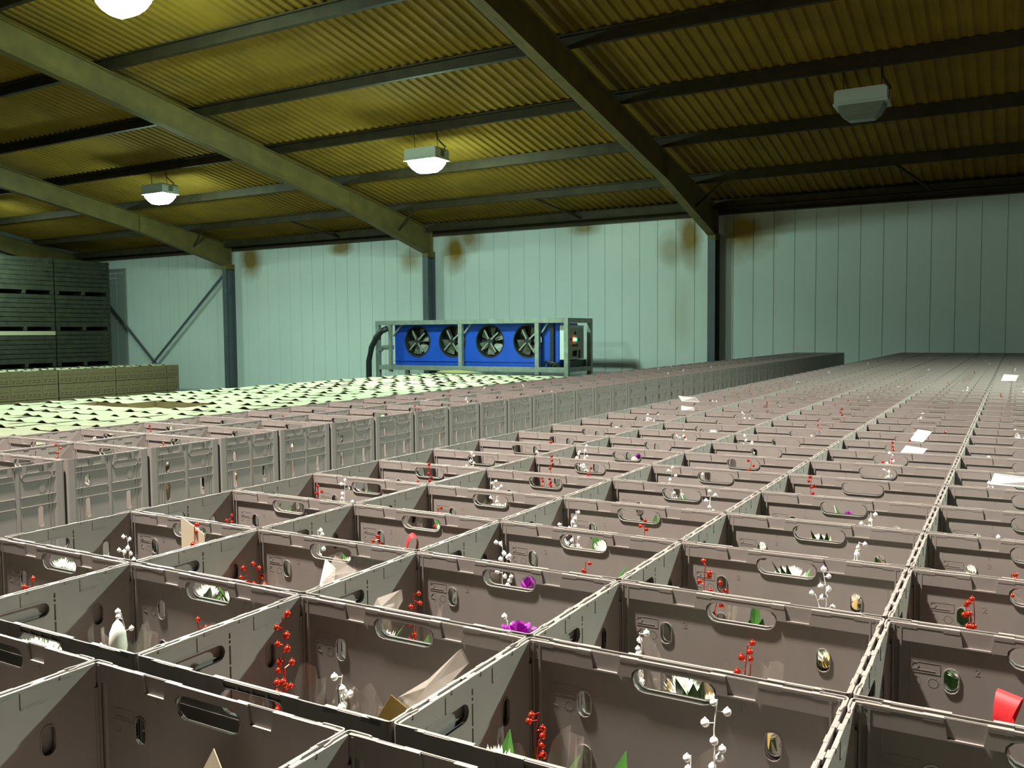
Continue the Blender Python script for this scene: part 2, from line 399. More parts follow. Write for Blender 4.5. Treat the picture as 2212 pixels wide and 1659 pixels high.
# ------------------------------------------------------------------ bay lamps
def bay_lamp(x, y, z, colr, strength, power, label):
    r = empty('bay_lamp', (x, y, z)); tag(r, label, 'lamp', 'bay lamps hung from the roof purlins')
    b = MB(); w, d, h = 0.33, 0.21, 0.19
    b.prism([(-w, 0), (w, 0), (w, h - 0.03), (w - 0.03, h), (-w + 0.03, h), (-w, h - 0.03)], 'y', -d, d)
    b.box(-w - 0.012, w + 0.012, -d - 0.012, d + 0.012, -0.012, 0.012)
    b.build('housing', M_WHITEBOX, r)
    b = MB()
    for k in range(3): b.box(w, w + 0.005, -0.05, 0.06, 0.05 + k * 0.035, 0.068 + k * 0.035)
    b.build('vent', M_DARK, r)
    m = emis('lamp_glow', colr, strength) if colr else mat('lamp_glass', (0.20, 0.22, 0.18), 0.25)
    rings = [(0.0, 0.31, 0.195), (-0.05, 0.30, 0.19), (-0.13, 0.245, 0.15), (-0.19, 0.17, 0.10)]
    vs = []; fs = []; n = 12
    for z_, a, c in rings:
        for k in range(n):
            t = 2 * math.pi * (k + 0.5) / n
            q = max(abs(math.cos(t)), abs(math.sin(t))) ** 0.75
            vs.append((a * math.cos(t) / q, c * math.sin(t) / q, z_ - 0.012))
    for i in range(len(rings) - 1):
        for k in range(n): fs.append((i * n + k, i * n + (k + 1) % n, (i + 1) * n + (k + 1) % n, (i + 1) * n + k))
    fs.append(tuple((len(rings) - 1) * n + k for k in range(n)))
    b = MB(); b.add(vs, fs); b.build('glass_bowl', m, r)
    if colr:                                                             # the lamp's own beam through the flat of the bowl
        ld = bpy.data.lights.new('lamp_beam', 'AREA'); ld.shape = 'DISK'; ld.size = 0.22; ld.spread = math.radians(150); ld.energy = power; ld.color = colr
        lo = bpy.data.objects.new('lamp_beam', ld); COL.objects.link(lo); lo.parent = r; lo.location = (0, 0, -0.21)
    zt = zp(y) - z
    for q in (-0.24, 0.24):
        b = MB(); b.tube([(q, 0, h), (q, -0.04, zt + 0.01)], 0.006, 6); b.build('hanger_rod', M_DARK, r)
    b = MB(); b.tube([(0.30, 0.1, h * 0.8), (0.34, 0.08, h + 0.02), (0.29, 0.0, h + 0.10), (0.25, -0.03, h + 0.16), (0.245, -0.04, zt + 0.01)], 0.012, 6); b.build('cable', M_DARK, r)
    return r
for L_ in LAMPS: bay_lamp(*L_)

# ------------------------------------------------------------------ crates
CH = 0.336                                                              # height of a crate
def place_sheet(sh, face, sign, pos):
    """Sheet coordinates (u, v down) to a wall: face 'y' lies across y=sign*pos, face 'x' across x=sign*pos."""
    b = MB()
    for (u, v, d) in sh.v:
        z = CH - v
        if face == 'y': b.v.append((u * sign * 1.0, sign * (pos + d), z) if sign > 0 else (-u, -(pos + d), z))
        else: b.v.append((sign * (pos + d), -sign * u, z) if sign < 0 else (pos + d, -u, z))
    b.f = list(sh.f); b.m = list(sh.m)
    return b
def ring(cx, cy, w, h, t, thick):
    return panel(stadium(cx, cy, w + 2 * t, h + 2 * t), [stadium(cx, cy, w, h)], thick)

def long_side():
    """+y long wall in its own frame, u along x."""
    UH = 0.1945
    out = MB()
    def put(sh, pos): out.join(place_sheet(sh, 'y', 1, pos))
    hand = (0.0, 0.0245, 0.102, 0.029)
    slots = [(-0.1175, 0.0705), (0.118, 0.0715)]; low = [(-0.1175, 0.155), (0.118, 0.155)]
    win = [rect(-0.046 + k * 0.0235, -0.046 + k * 0.0235 + 0.0205, 0.0035, 0.0085) for k in range(4)]
    # set-back lower sheet
    put(panel(rect(-UH, UH, 0.0005, 0.334), [stadium(*hand)] + [stadium(x, y, 0.018, 0.033) for x, y in slots] + [stadium(x, y, 0.018, 0.062) for x, y in low] + win, 0.0022), 0.1478)
    # inner band with the two flared recesses and the handle notch
    hw, hh = 0.053, 0.0105
    def trap(x0, x1): return [(x1, 0.0), (x1 - 0.003, 0.0212), (x0 + 0.003, 0.0212), (x0, 0.0)]
    P = [(UH, 0.0), (UH, 0.0232), (hw, 0.0232), (hw - 0.0008, 0.017), (hw - 0.006, 0.0118), (hw - 0.014, 0.0100), (-hw + 0.014, 0.0100), (-hw + 0.006, 0.0118), (-hw + 0.0008, 0.017), (-hw, 0.0232), (-UH, 0.0232), (-UH, 0.0)]
    P += trap(-0.1075, -0.0685)[::-1] + trap(0.0635, 0.1015)[::-1]
    put(panel(P, [], 0.0026), 0.1447)
    # ledges at the foot of the recesses
    for x0, x1 in ((-0.1045, -0.0715), (0.0665, 0.0985)): out.box(x0, x1, 0.1437, 0.1478, CH - 0.0232, CH - 0.0212)
    out.box(-UH, -0.075, 0.1486, 0.1494, CH - 0.0265, CH); out.box(0.075, UH, 0.1486, 0.1494, CH - 0.0265, CH)
    for x0, x1 in ((-UH, -0.1085), (-0.0675, 0.0625), (0.1025, UH)): out.box(x0, x1, 0.14305, 0.1472, CH - 0.003, CH + 0.0003)
    # thick blocks on the rim
    for x0, x1 in ((-0.186, -0.160), (-0.128, -0.108), (-0.0685, -0.045), (0.045, 0.0635), (0.1015, 0.128), (0.160, 0.186)):
        out.box(x0, x1, 0.1431, 0.1494, CH - 0.005, CH + 0.0006)
    out.box(-0.1085, -0.0675, 0.1474, 0.1492, CH - 0.004, CH + 0.0004); out.box(0.0625, 0.1025, 0.1474, 0.1492, CH - 0.004, CH + 0.0004)
    # rolled lips
    put(ring(0.0, 0.0245, 0.102, 0.029, 0.0012, 0.0050), 0.1466)
    for x, y in slots: put(ring(x, y, 0.018, 0.033, 0.0011, 0.0038), 0.1472)
    for x, y in low: put(ring(x, y, 0.018, 0.062, 0.0011, 0.0038), 0.1472)
    # outer ribs
    for v in (0.043, 0.093, 0.123): out.box(-0.19, 0.19, 0.1486, 0.1496, CH - v - 0.0012, CH - v)
    # moulded marks on the inner face: arrows, digit, maker's frame and date wheel
    yf = 0.1467
    def bar(x0, v0, x1, v1, w=0.0007):
        out.beam((x0, yf, CH - v0), (x1, yf, CH - v1), w, 0.0004, up=(0, 0, 1) if abs(x1 - x0) > abs(v1 - v0) else (1, 0, 0))
    for x in (-0.0880, 0.0825):
        bar(x, 0.027, x, 0.040); bar(x, 0.0265, x - 0.0052, 0.0315); bar(x, 0.0265, x + 0.0052, 0.0315)
    t = text_sheet('2', 0.014, 0.0004)
    out.join(MB_from(t, lambda p: (p[0] - 0.0865, yf + p[2], CH - 0.0575 + p[1])))
    for a in range(12):
        th = a * math.pi / 6; out.box(-0.1395 + 0.0062 * math.cos(th) - 0.0008, -0.1395 + 0.0062 * math.cos(th) + 0.0008, yf - 0.0002, yf + 0.0002, CH - 0.0765 + 0.0062 * math.sin(th) - 0.0008, CH - 0.0765 + 0.0062 * math.sin(th) + 0.0008)
    for a in range(3):
        th = a * 2 * math.pi / 3 + math.pi / 2; th2 = th + 1.7
        bar(-0.1595 + 0.006 * math.cos(th), 0.0755 - 0.006 * math.sin(th), -0.1595 + 0.006 * math.cos(th2), 0.0755 - 0.006 * math.sin(th2))
    bar(-0.166, 0.0505, -0.131, 0.0505, 0.0005); bar(-0.166, 0.0645, -0.131, 0.0645, 0.0007); bar(-0.131, 0.0505, -0.131, 0.0645, 0.0007); bar(-0.166, 0.061, -0.137, 0.061, 0.0008)
    for a in range(6):
        th = a * math.pi / 3; th2 = th + math.pi / 3
        bar(-0.1615 + 0.0045 * math.cos(th), 0.0555 - 0.0045 * math.sin(th), -0.1615 + 0.0045 * math.cos(th2), 0.0555 - 0.0045 * math.sin(th2), 0.0007)
    return out
def MB_from(t, fn):
    b = MB(); b.v = [fn(p) for p in t.v]; b.f = list(t.f); b.m = list(t.m); return b

def short_side(hole):
    """Short wall: sheet u = distance measured from the wall's middle towards the slot half. hole: open handle (-x wall) or plate (+x wall)."""
    out = MB()
    def put(sh, pos): out.join(place_sheet(sh, 'xx', 1, pos))
    hw = 0.1425
    slits = [rect(-0.0016, 0.0016, a, c) for a, c in ((0.014, 0.022), (0.0245, 0.0285), (0.032, 0.059), (0.0615, 0.086), (0.089, 0.115), (0.118, 0.150))]
    holes = slits + [stadium(0.078, 0.0715, 0.018, 0.035), stadium(0.078, 0.158, 0.018, 0.062), stadium(-0.071, 0.158, 0.018, 0.062)]
    if hole: holes.append(stadium(-0.057, 0.0365, 0.094, 0.023))
    sheet = panel(rect(-hw, hw, 0.0, 0.334), holes, 0.0024)
    return sheet, hole
def short_mesh(sign, hole):
    """sign=-1: the -x wall (slot half towards +y); sign=+1: the +x wall (slot half towards -y)."""
    out = MB(); P = 0.1955; hw = 0.1425
    def place(sh, pos):
        b = MB(); b.v = [(sign * (pos + d), -sign * u, CH - v) for (u, v, d) in sh.v]; b.f = list(sh.f); b.m = list(sh.m); out.join(b)
    def bx(u0, u1, p0, p1, v0, v1):
        a, c = sorted((sign * p0, sign * p1)); e, g = sorted((-sign * u0, -sign * u1)); out.box(a, c, e, g, CH - v1, CH - v0)
    sheet, _ = short_side(hole); place(sheet, P)
    place(ring(0.078, 0.0715, 0.018, 0.035, 0.0014, 0.0044), P)
    if hole:
        place(ring(-0.057, 0.0365, 0.094, 0.023, 0.0018, 0.0052), P)
    else:
        place(panel(stadium(-0.060, 0.0360, 0.092, 0.022), [], 0.0020), P + 0.0016); place(ring(-0.060, 0.0360, 0.092, 0.022, 0.0012, 0.0030), P + 0.0018)
        place(panel(stadium(-0.077, 0.0725, 0.017, 0.031), [], 0.0012), P + 0.0014)
    place(ring(-0.077, 0.0725, 0.017, 0.031, 0.0012, 0.0036), P)
    bx(-hw, hw, P - 0.0019, P + 0.0022, -0.0002, 0.0030)
    # hinge post outside, rim blocks, L-shaped ledges inside
    bx(-0.0055, 0.0055, P + 0.0014, P + 0.0030, 0.012, 0.332)
    for u0, u1, io in ((0.095, 0.115, 0), (0.062, 0.078, 1), (0.018, 0.036, 0), (-0.006, 0.012, 1), (-0.045, -0.027, 0), (-0.082, -0.066, 1), (-0.120, -0.100, 0)):
        bx(u0, u1, P - 0.0026 if io == 0 else P - 0.0014, P + 0.0014 if io == 0 else P + 0.0042, -0.0006, 0.0045)
    for u0, u1 in ((0.047, 0.079), (-0.056, -0.024)):
        bx(u0, u1, P - 0.0026, P - 0.0010, 0.0215, 0.0230); bx(u0 - 0.0012, u0, P - 0.0022, P - 0.0010, 0.004, 0.023)
    # outer ribs
    for v in (0.026, 0.043, 0.093, 0.123):
        if v == 0.026: bx(0.012, 0.142, P + 0.001, P + 0.0034, v, v + 0.0016); bx(-0.142, -0.112, P + 0.001, P + 0.0034, v, v + 0.0016)
        elif v == 0.043: bx(0.010, 0.130, P + 0.001, P + 0.0034, v, v + 0.0016); bx(-0.130, -0.108, P + 0.001, P + 0.0034, v, v + 0.0016)
        else: bx(0.008, 0.131, P + 0.001, P + 0.0034, v, v + 0.0016); bx(-0.131, -0.008, P + 0.001, P + 0.0034, v, v + 0.0016)
    for k in range(4):
        for sg in (1, -1): bx(sg * (0.098 + 0.011 * k) - 0.0005, sg * (0.098 + 0.011 * k) + 0.0005, P + 0.001, P + 0.0028, 0.026, 0.332)
    for u in (0.066, -0.088, 0.122, 0.022, -0.022): bx(u - 0.0065, u + 0.0065, P + 0.0008, P + 0.0026, 0.0045, 0.0255)
    return out
def corner_post(sx, sy):
    path = [(0.1968, 0.108), (0.1976, 0.116), (0.1993, 0.123), (0.1993, 0.1425), (0.1985, 0.1462), (0.1965, 0.1485), (0.1935, 0.1494), (0.172, 0.1494), (0.168, 0.1484)]
    t = 0.0020
    b = MB(); n = len(path); vs = []
    inner = []
    for i, (x, y) in enumerate(path):
        a = path[max(i - 1, 0)]; c = path[min(i + 1, n - 1)]
        dx, dy = c[0] - a[0], c[1] - a[1]; L = math.hypot(dx, dy); nx, ny = -dy / L, dx / L
        inner.append((x + nx * t, y + ny * t))
    z0, z1 = 0.004, CH + 0.0022
    for (p, q) in zip(path, inner):
        vs += [(p[0] * sx, p[1] * sy, z0), (p[0] * sx, p[1] * sy, z1), (q[0] * sx, q[1] * sy, z1), (q[0] * sx, q[1] * sy, z0)]
    fs = []
    for i in range(n - 1):
        for k in range(4): fs.append((4 * i + k, 4 * i + (k + 1) % 4, 4 * i + 4 + (k + 1) % 4, 4 * i + 4 + k))
    fs += [(0, 1, 2, 3), tuple(4 * (n - 1) + k for k in (3, 2, 1, 0))]
    b.add(vs, fs)
    # inner groove strips of the corner
    b.box(*sorted((sx * 0.1790, sx * 0.1815)), *sorted((sy * 0.1430, sy * 0.1478)), 0.004, CH - 0.004)
    b.box(*sorted((sx * 0.1920, sx * 0.1943)), *sorted((sy * 0.1400, sy * 0.1440)), 0.004, CH - 0.030)
    b.box(*sorted((sx * 0.1880, sx * 0.1905)), *sorted((sy * 0.1425, sy * 0.1450)), 0.004, CH - 0.002)
    return b
def base_tray():
    b = MB(); b.box(-0.1965, 0.1965, -0.1485, 0.1485, 0.0, 0.004)
    return b

ls = long_side()
RZ = Matrix.Rotation(math.pi, 4, 'Z')
ls2 = MB(); ls2.join(ls, M=RZ)
PARTS = [('base_tray', base_tray()), ('long_side', ls), ('long_side', ls2), ('short_side', short_mesh(-1, True)), ('short_side', short_mesh(1, False))]
PARTS += [('corner_post', corner_post(sx, sy)) for sx in (1, -1) for sy in (1, -1)]
for n_, p in PARTS: p.v = [(q[0], q[1] * 0.98, q[2]) for q in p.v]            # rows stand a finger's width apart
PART_MESH = [(n_, p.mesh(n_, M_CRATE)) for n_, p in PARTS]
whole = MB()
for n_, p in PARTS: whole.join(p)
WHOLE = whole.mesh('crate', M_CRATE)

ZTR = ZC - 0.4005                                                       # rim height of the wide block
ZTL = ZC - 0.379                                                        # rim height of the narrow block
X0, Y0, DY = -0.9418, 0.9881, 0.3004                                    # far corner of the reference crate
def wide_centre(c, r):
    x = X0 + 0.4 * c + 0.1945; y = Y0 + DY * r - 0.1405
    if r < 0: x -= 0.030; y -= 0.024
    return x, y
def narrow_centre(c, r): return -2.5152 - 0.2 - 0.4 * c, 1.6406 + DY * r + 0.15
crates = []
for c in range(-2, 3):
    for r in range(-1, 54):
        x, y = wide_centre(c, r)
        # beyond the picture's edges nothing is built
        if y < 0.45 or (c == 2 and r < 0): continue
        if x < -1.9 * (y + 0.4): continue
        crates.append((math.hypot(x, y), 'w', c, r, x, y))
for c in (0, 1):
    for r in range(-1, 47):
        x, y = narrow_centre(c, r)
        if -x > 1.78 * (y + 0.25): continue
        crates.append((math.hypot(x, y), 'n', c, r, x, y))
crates.sort()
WIDE_COL = {-2: 'aisle column', -1: '2nd column from the aisle', 0: '3rd column from the aisle', 1: '4th column from the aisle', 2: '5th column from the aisle'}
def short_place(kind, c, r):
    if kind == 'w': return f"{ordinal(r + 2)} wide-block row, {WIDE_COL[c].replace(' from the aisle', '')}"
    return f"{ordinal(r + 2)} narrow-block row, {'aisle' if c == 0 else 'carton'} side"
def crate_place(kind, c, r):
    if kind == 'w': return f'{ordinal(r + 2)} row of the wide block, {WIDE_COL[c]}'
    return f"{ordinal(r + 2)} row of the narrow block, {'aisle' if c == 0 else 'carton'} side"
rng = random.Random(3)
first = None; CRATE_TOP = {}
rest = MB()
for i, (d, kind, c, r, x, y) in enumerate(crates):
    z = (ZTR if kind == 'w' else ZTL) - CH
    rz = 0.0
    if i >= 296:
        continue
    if d < 3.3:
        if first is None:
            root = empty('crate', (x, y, z))
            for n_, me in PART_MESH: link(n_, me, root)
            first = root
        else:
            root = copy_tree(first)
    else:
        root = link('crate', WHOLE)
    root.location = (x, y, z); root.rotation_euler = (0, 0, rz)
    tag(root, 'grey plastic crate, ' + crate_place(kind, c, r), 'crate', 'grey plastic crates in two blocks')
far = [q for q in crates[296:]]
# far crates of both blocks and the layers the top crates stand on
b = MB()
def simple_crate(x, y, z):
    for (a, c, e, g) in ((-.197, .197, .1435, .149), (-.197, .197, -.149, -.1435), (-.199, -.194, -.1435, .1435), (.194, .199, -.1435, .1435)):
        b.box(x + a, x + c, y + e, y + g, z + 0.004, z + CH)
    b.box(x - .197, x + .197, y - .149, y + .149, z, z + 0.004)
for (d, kind, c, r, x, y) in far: simple_crate(x, y, (ZTR if kind == 'w' else ZTL) - CH)
tag(b.build('far_crate', M_CRATE), 'small far off grey crates at the dark far end of both blocks', 'crates', kind='stuff')
b = MB()
for (d, kind, c, r, x, y) in crates:
    zt = (ZTR if kind == 'w' else ZTL) - CH
    for k in range(3):
        z1 = zt - 0.002 - k * 0.338; z0 = z1 - 0.334
        b.box(x - .1985, x + .1985, y - .149, y + .149, z0, z1)
    b.box(x - .2, x + .2, y - .15, y + .15, zt - 0.002 - 3 * 0.338 + 0.002, zt - 0.002 - 3 * 0.338 + 0.0021)
    for q in (-.17, 0, .17): b.box(x + q - .03, x + q + .03, y - .15, y + .15, 0.0, zt - 3 * 0.338)
tag(b.build('crate_stack', M_CRATE), 'lower layers of grey crates under the top crates of both blocks', 'crates', kind='stuff')

# ------------------------------------------------------------------ bouquets
def spray(rg, top, n_stem, color):
    """Wired bead pick rising from the bouquet. Returns the wire and a list of beads."""
    w = MB(); beads = []
    for s in range(n_stem):
        a = rg.uniform(0, 6.28); lean = rg.uniform(0.012, 0.032) if s else rg.uniform(0.0, 0.014); hgt = top * (1.0 if s == 0 else rg.uniform(0.80, 0.95))
        pts = []
        for k in range(9):
            t = k / 8; z = 0.10 + (hgt - 0.10) * t
            q = lean * t ** 1.4
            pts.append((q * math.cos(a + 0.5 * t) + 0.004 * math.sin(9 * t + s), q * math.sin(a + 0.5 * t) + 0.004 * math.cos(8 * t + s), z))
        w.tube(pts, 0.0008, 5)
        nb = max(4, int((hgt - 0.15) / 0.013))
        for k in range(nb):
            t = 1 - ((k + rg.uniform(-.3, .3)) / nb) * 0.72; t = min(max(t, 0), 1)
            i = min(int(t * 8), 7); fr = t * 8 - i
            p = Vector(pts[i]).lerp(Vector(pts[i + 1]), fr)
            th = rg.uniform(0, 6.28); ln = rg.uniform(0.005, 0.012)
            q = p + Vector((ln * math.cos(th), ln * math.sin(th), rg.uniform(-0.004, 0.006)))
            w.tube([p, q], 0.0006, 4)
            bd = MB(); R = rg.uniform(0.0040, 0.0051); bd.ball(q, R, 0, 2); bd.ball(q + Vector((0, 0, R * 1.05)), R * 0.3, 0, 1); beads.append(bd)
    return w, beads
def daisy(rg, c, R, n=34, up=0.9):
    b = MB(); c = Vector(c)
    for lay in range(3):
        m = int(n * (1 - 0.25 * lay)); el = 0.25 + 0.45 * lay
        for k in range(m):
            th = 2 * math.pi * (k + 0.5 * lay) / m + rg.uniform(-.06, .06); e = el + rg.uniform(-.15, .2)
            d = Vector((math.cos(th) * math.cos(e), math.sin(th) * math.cos(e), math.sin(e))); sd = Vector((-math.sin(th), math.cos(th), 0)) * (R * 0.085)
            L = R * (1 - 0.12 * lay) * rg.uniform(0.9, 1.08)
            m1 = c + d * (L * 0.5) + Vector((0, 0, 0.05 * R)); m2 = c + d * L * 0.85 + Vector((0, 0, 0.16 * R)); tip = c + d * L + Vector((0, 0, 0.30 * R))
            p0 = c + d * (R * 0.08)
            b.add([p0 - sd * .5, p0 + sd * .5, m1 + sd, m1 - sd, m2 + sd * 0.9, m2 - sd * 0.9, tip], [(0, 1, 2, 3), (3, 2, 4, 5), (5, 4, 6)])
    return b
def leaf(rg, base, d, L, wd):
    base = Vector(base); d = Vector(d).normalized(); sd = d.cross(Vector((0, 0, 1)));
    if sd.length < 0.05: sd = Vector((1, 0, 0))
    sd.normalize(); nrm = sd.cross(d)
    b = MB(); vs = []
    for k, wf in enumerate((0.12, 0.7, 1.0, 0.72, 0.04)):
        t = k / 4; c = base + d * (L * t) - nrm * (L * 0.22 * t * t)
        vs += [c - sd * (wd * wf), c + nrm * (-wd * 0.25 * wf), c + sd * (wd * wf)]
    fs = []
    for k in range(4): fs += [(3 * k, 3 * k + 1, 3 * k + 4, 3 * k + 3), (3 * k + 1, 3 * k + 2, 3 * k + 5, 3 * k + 4)]
    b.add(vs, fs); return b
def wrap(rg, r0, r1, z0, z1, wav):
    b = MB(); n = 28; m = 5; vs = []
    ph = rg.uniform(0, 6.28)
    for i in range(m + 1):
        t = i / m
        for k in range(n):
            th = 2 * math.pi * k / n
            r = r0 + (r1 - r0) * t ** 0.8 + t * wav * 0.22 * math.sin(9 * th + ph) + rg.uniform(-.002, .002) * t
            z = z0 + (z1 - z0) * t + (t ** 3) * wav * (math.sin(2 * th + ph) + 0.5 * math.sin(5 * th)) + (rg.uniform(-.006, .006) if i == m else 0)
            vs.append((r * math.cos(th), r * math.sin(th), z))
    fs = [(i * n + k, i * n + (k + 1) % n, (i + 1) * n + (k + 1) % n, (i + 1) * n + k) for i in range(m) for k in range(n)]
    b.add(vs, fs); return b

BM = [M_STEM, M_LEAF, M_PETAL, M_PURPLE, M_CELLO, M_GOLD, M_REDWIRE, M_REDBEAD, M_SILWIRE, M_SILBEAD]
def make_bouquet(seed, color, top, style):
    """Returns (prototype with parts, joined mesh for far copies)."""
    rg = random.Random(seed); parts = []
    off = 0.028 if top < 0.26 else -0.055
    st = MB()
    for k in range(4): th = k * 1.57 + .4; st.tube([(0.012 * math.cos(th), 0.012 * math.sin(th), 0.006), (0.02 * math.cos(th), 0.02 * math.sin(th), 0.17)], 0.0025, 5)
    parts.append(('stems', st, M_STEM, False, None))
    w, bd = spray(rg, top, 2 if style != 2 else 3, color)
    parts.append(('bead_spray', w, M_REDWIRE if color == 'R' else M_SILWIRE, False, [('bead', q, M_REDBEAD if color == 'R' else M_SILBEAD) for q in bd]))
    nf = 3
    for k in range(nf):
        th = k * 2.1 + rg.uniform(0, 1); rr = rg.uniform(0.018, 0.028)
        pur = (style == 1 and k == 0)
        fz = rg.uniform(0.195, 0.240) + off; st.tube([(0, 0, .03), (rr * .4 * math.cos(th), rr * .4 * math.sin(th), .14), (rr * math.cos(th), rr * math.sin(th), fz)], 0.0022, 5)
        f = daisy(rg, (rr * math.cos(th), rr * math.sin(th), fz), 0.024 if pur else rg.uniform(0.024, 0.030), 40 if pur else 30)
        parts.append(('flower_head', f, M_PURPLE if pur else M_PETAL, False, None))
    for k in range(5):
        th = rg.uniform(0, 6.28); e = rg.uniform(1.05, 1.4)
        lf = leaf(rg, (0.012 * math.cos(th), 0.012 * math.sin(th), 0.19 + off), (math.cos(th) * math.cos(e), math.sin(th) * math.cos(e), math.sin(e)), rg.uniform(0.06, 0.10), rg.uniform(0.009, 0.014))
        parts.append(('leaf', lf, M_LEAF, True, None))
    parts.append(('cellophane_wrap', wrap(rg, 0.022, 0.048, 0.03, 0.235 if off > 0 else 0.236, 0.028), M_CELLO, True, None))
    if style == 2:
        g = MB()
        for k in range(3):
            th = rg.uniform(0, 6.28); d = Vector((math.cos(th), math.sin(th), 0)); s = Vector((-d.y, d.x, 0)); h = rg.uniform(0.23, 0.265) + off * 0.8
            a = d * 0.024 + Vector((0, 0, 0.10)); c = d * 0.040 + Vector((0, 0, h - 0.03)); e = d * 0.036 + s * 0.012 + Vector((0, 0, h))
            g.add([a - s * .012, a + s * .012, c + s * .014 + d * .004, c - s * .014, e], [(0, 1, 2, 3), (3, 2, 4)])
        parts.append(('gold_paper', g, M_GOLD, False, None))
    j = MB()
    for nm, mb_, m_, sm, sub in parts:
        j.join(mb_, BM.index(m_))
        for q in (sub or []): j.join(q[1], BM.index(q[2]))
    return parts, j
PROTO = {}
for color in 'RS':
    for hi, top in enumerate((0.255, 0.29, 0.318, 0.345)):
        for style in (0, 1, 2):
            parts, j = make_bouquet(hash((color == 'R', hi, style)) % 1000 + hi * 7 + style, color, top, style)
            meshes = [(nm, mb_.mesh(nm, m_, sm), [(q[0], q[1].mesh(q[0], q[2], True)) for q in (sub or [])]) for nm, mb_, m_, sm, sub in parts]
            ext = max(math.hypot(p[0], p[1]) for p in j.v)
            lim = 0.056 if hi == 0 else 0.064
            if ext > lim:
                k_ = lim / ext
                for q in [p[1] for p in parts] + [z_[1] for p in parts if p[4] for z_ in p[4]] + [j]: q.v = [(p[0] * k_, p[1] * k_, p[2]) for p in q.v]
            PROTO[(color, hi, style)] = (meshes, j.mesh('bouquet', BM))
BPROTO = {}
TOPS = (0.255, 0.29, 0.318, 0.345)
STY = ('white flowers', 'purple flower', 'gold paper')
used_labels = {}
def bouquet(x, y, z, color, hi, style, rz, near, place):
    key = (color, hi, style)
    if near:
        if key not in BPROTO:
            r = empty('bouquet', (x, y, z))
            for nm, me, sub in PROTO[key][0]:
                p = link(nm, me, r)
                for q in sub: link(q[0], q[1], p)
            BPROTO[key] = r
        else: r = copy_tree(BPROTO[key])
    else: r = link('bouquet', PROTO[key][1])
    r.location = (x, y, z); r.rotation_euler = (0, 0, rz)
    lab = f"{'red' if color == 'R' else 'silver'} beaded bouquet with {STY[style]}, {place}"
    tag(r, lab, 'bouquet', 'beaded bouquets standing in the crates')
    return r
# bouquets read off the photograph: block, column, row, offset from the inner corner, distance from the far wall, bead top under the rim
MEAS = [
 ('R', 0, 0, .086, .12, -.008), ('S', 0, 0, .190, .12, .041), ('R', 1, 0, .064, .10, .039), ('S', 1, 0, .267, .10, -.008),
 ('R', -2, 0, .289, .10, .01), ('R', -1, 0, .255, .065, .048), ('S', -1, 0, .110, .10, .063), ('R', -1, 1, .070, .07, .06), ('R', 1, 2, .077, .08, .009),
 ('R', 1, 1, .224, .07, .061), ('S', 1, 1, .070, .10, .034), ('R', -1, 2, .130, .07, .029), ('S', -1, 2, .056, .20, .016), ('R', 0, 3, .247, .08, .025),
 ('R', 0, 2, .228, .07, .043), ('S', 0, 2, .062, .09, .012), ('S', 0, 1, .275, .14, .033), ('S', 1, 2, .284, .10, -.008), ('S', 1, 3, .277, .07, .025),
 ('S', 0, 3, .062, .07, .007), ('S', 1, 4, .273, .07, .017), ('S', -2, 1, .154, .12, .021), ('R', -2, 1, .30, .08, .0), ('R', -2, 2, .062, .07, .030),
 ('S', -2, 3, .196, .08, -.008), ('R', -2, 3, .075, .07, .008), ('R', -1, 3, .081, .07, .030), ('S', -1, 4, .062, .07, .009), ('R', -1, 5, .089, .07, -.008),
 ('R', 0, 1, .065, .10, .061), ('R', 2, 2, .090, .07, .012), ('R', 2, 3, .138, .08, .03), ('R', 1, 5, .08, .07, .0), ('R', 1, 6, .080, .07, .06), ('S', -1, 6, .073, .07, -.007),
 ('S', -2, 5, .210, .07, -.008), ('R', -2, 4, .229, .07, .0), ('S', 2, 4, .12, .08, .03), ('S', 1, 7, .2, .08, .0), ('S', 0, 5, .1, .08, .0),
]
FARS, FARR = MB(), MB()
have = set(); nb = 0; RU, RV = .136, .055
PUT = [(X0 + .8 + RU, Y0 + DY - .195), (X0 - .4 + .305, Y0 - .235), (X0 + .33, Y0 + DY - .212)] + [(X0 + .325, Y0 + 2 * DY - .20), (X0 + .4 + .205, Y0 - .22), (X0 + .345, Y0 - .14), (X0 + .303, Y0 - .165)]
for k, (color, c, r, u, d, v) in enumerate(MEAS):
    u = min(max(u, .066), .323); d = max(d, .068)
    x = X0 + 0.4 * c + u; y = Y0 + DY * r - d; h = CH - v - 0.004
    hi = max(1, min(range(4), key=lambda q: abs(TOPS[q] - h))); style = (k * 7 + 1) % 3
    if (color, c, r) == ('S', 0, 1): style = 1
    bouquet(x, y, ZTR - CH + 0.004, color, hi, style, rng.uniform(0, 6.28), math.hypot(x, y) < 1.95, short_place('w', c, r)); have.add(('w', c, r)); nb += 1; PUT.append((x, y))
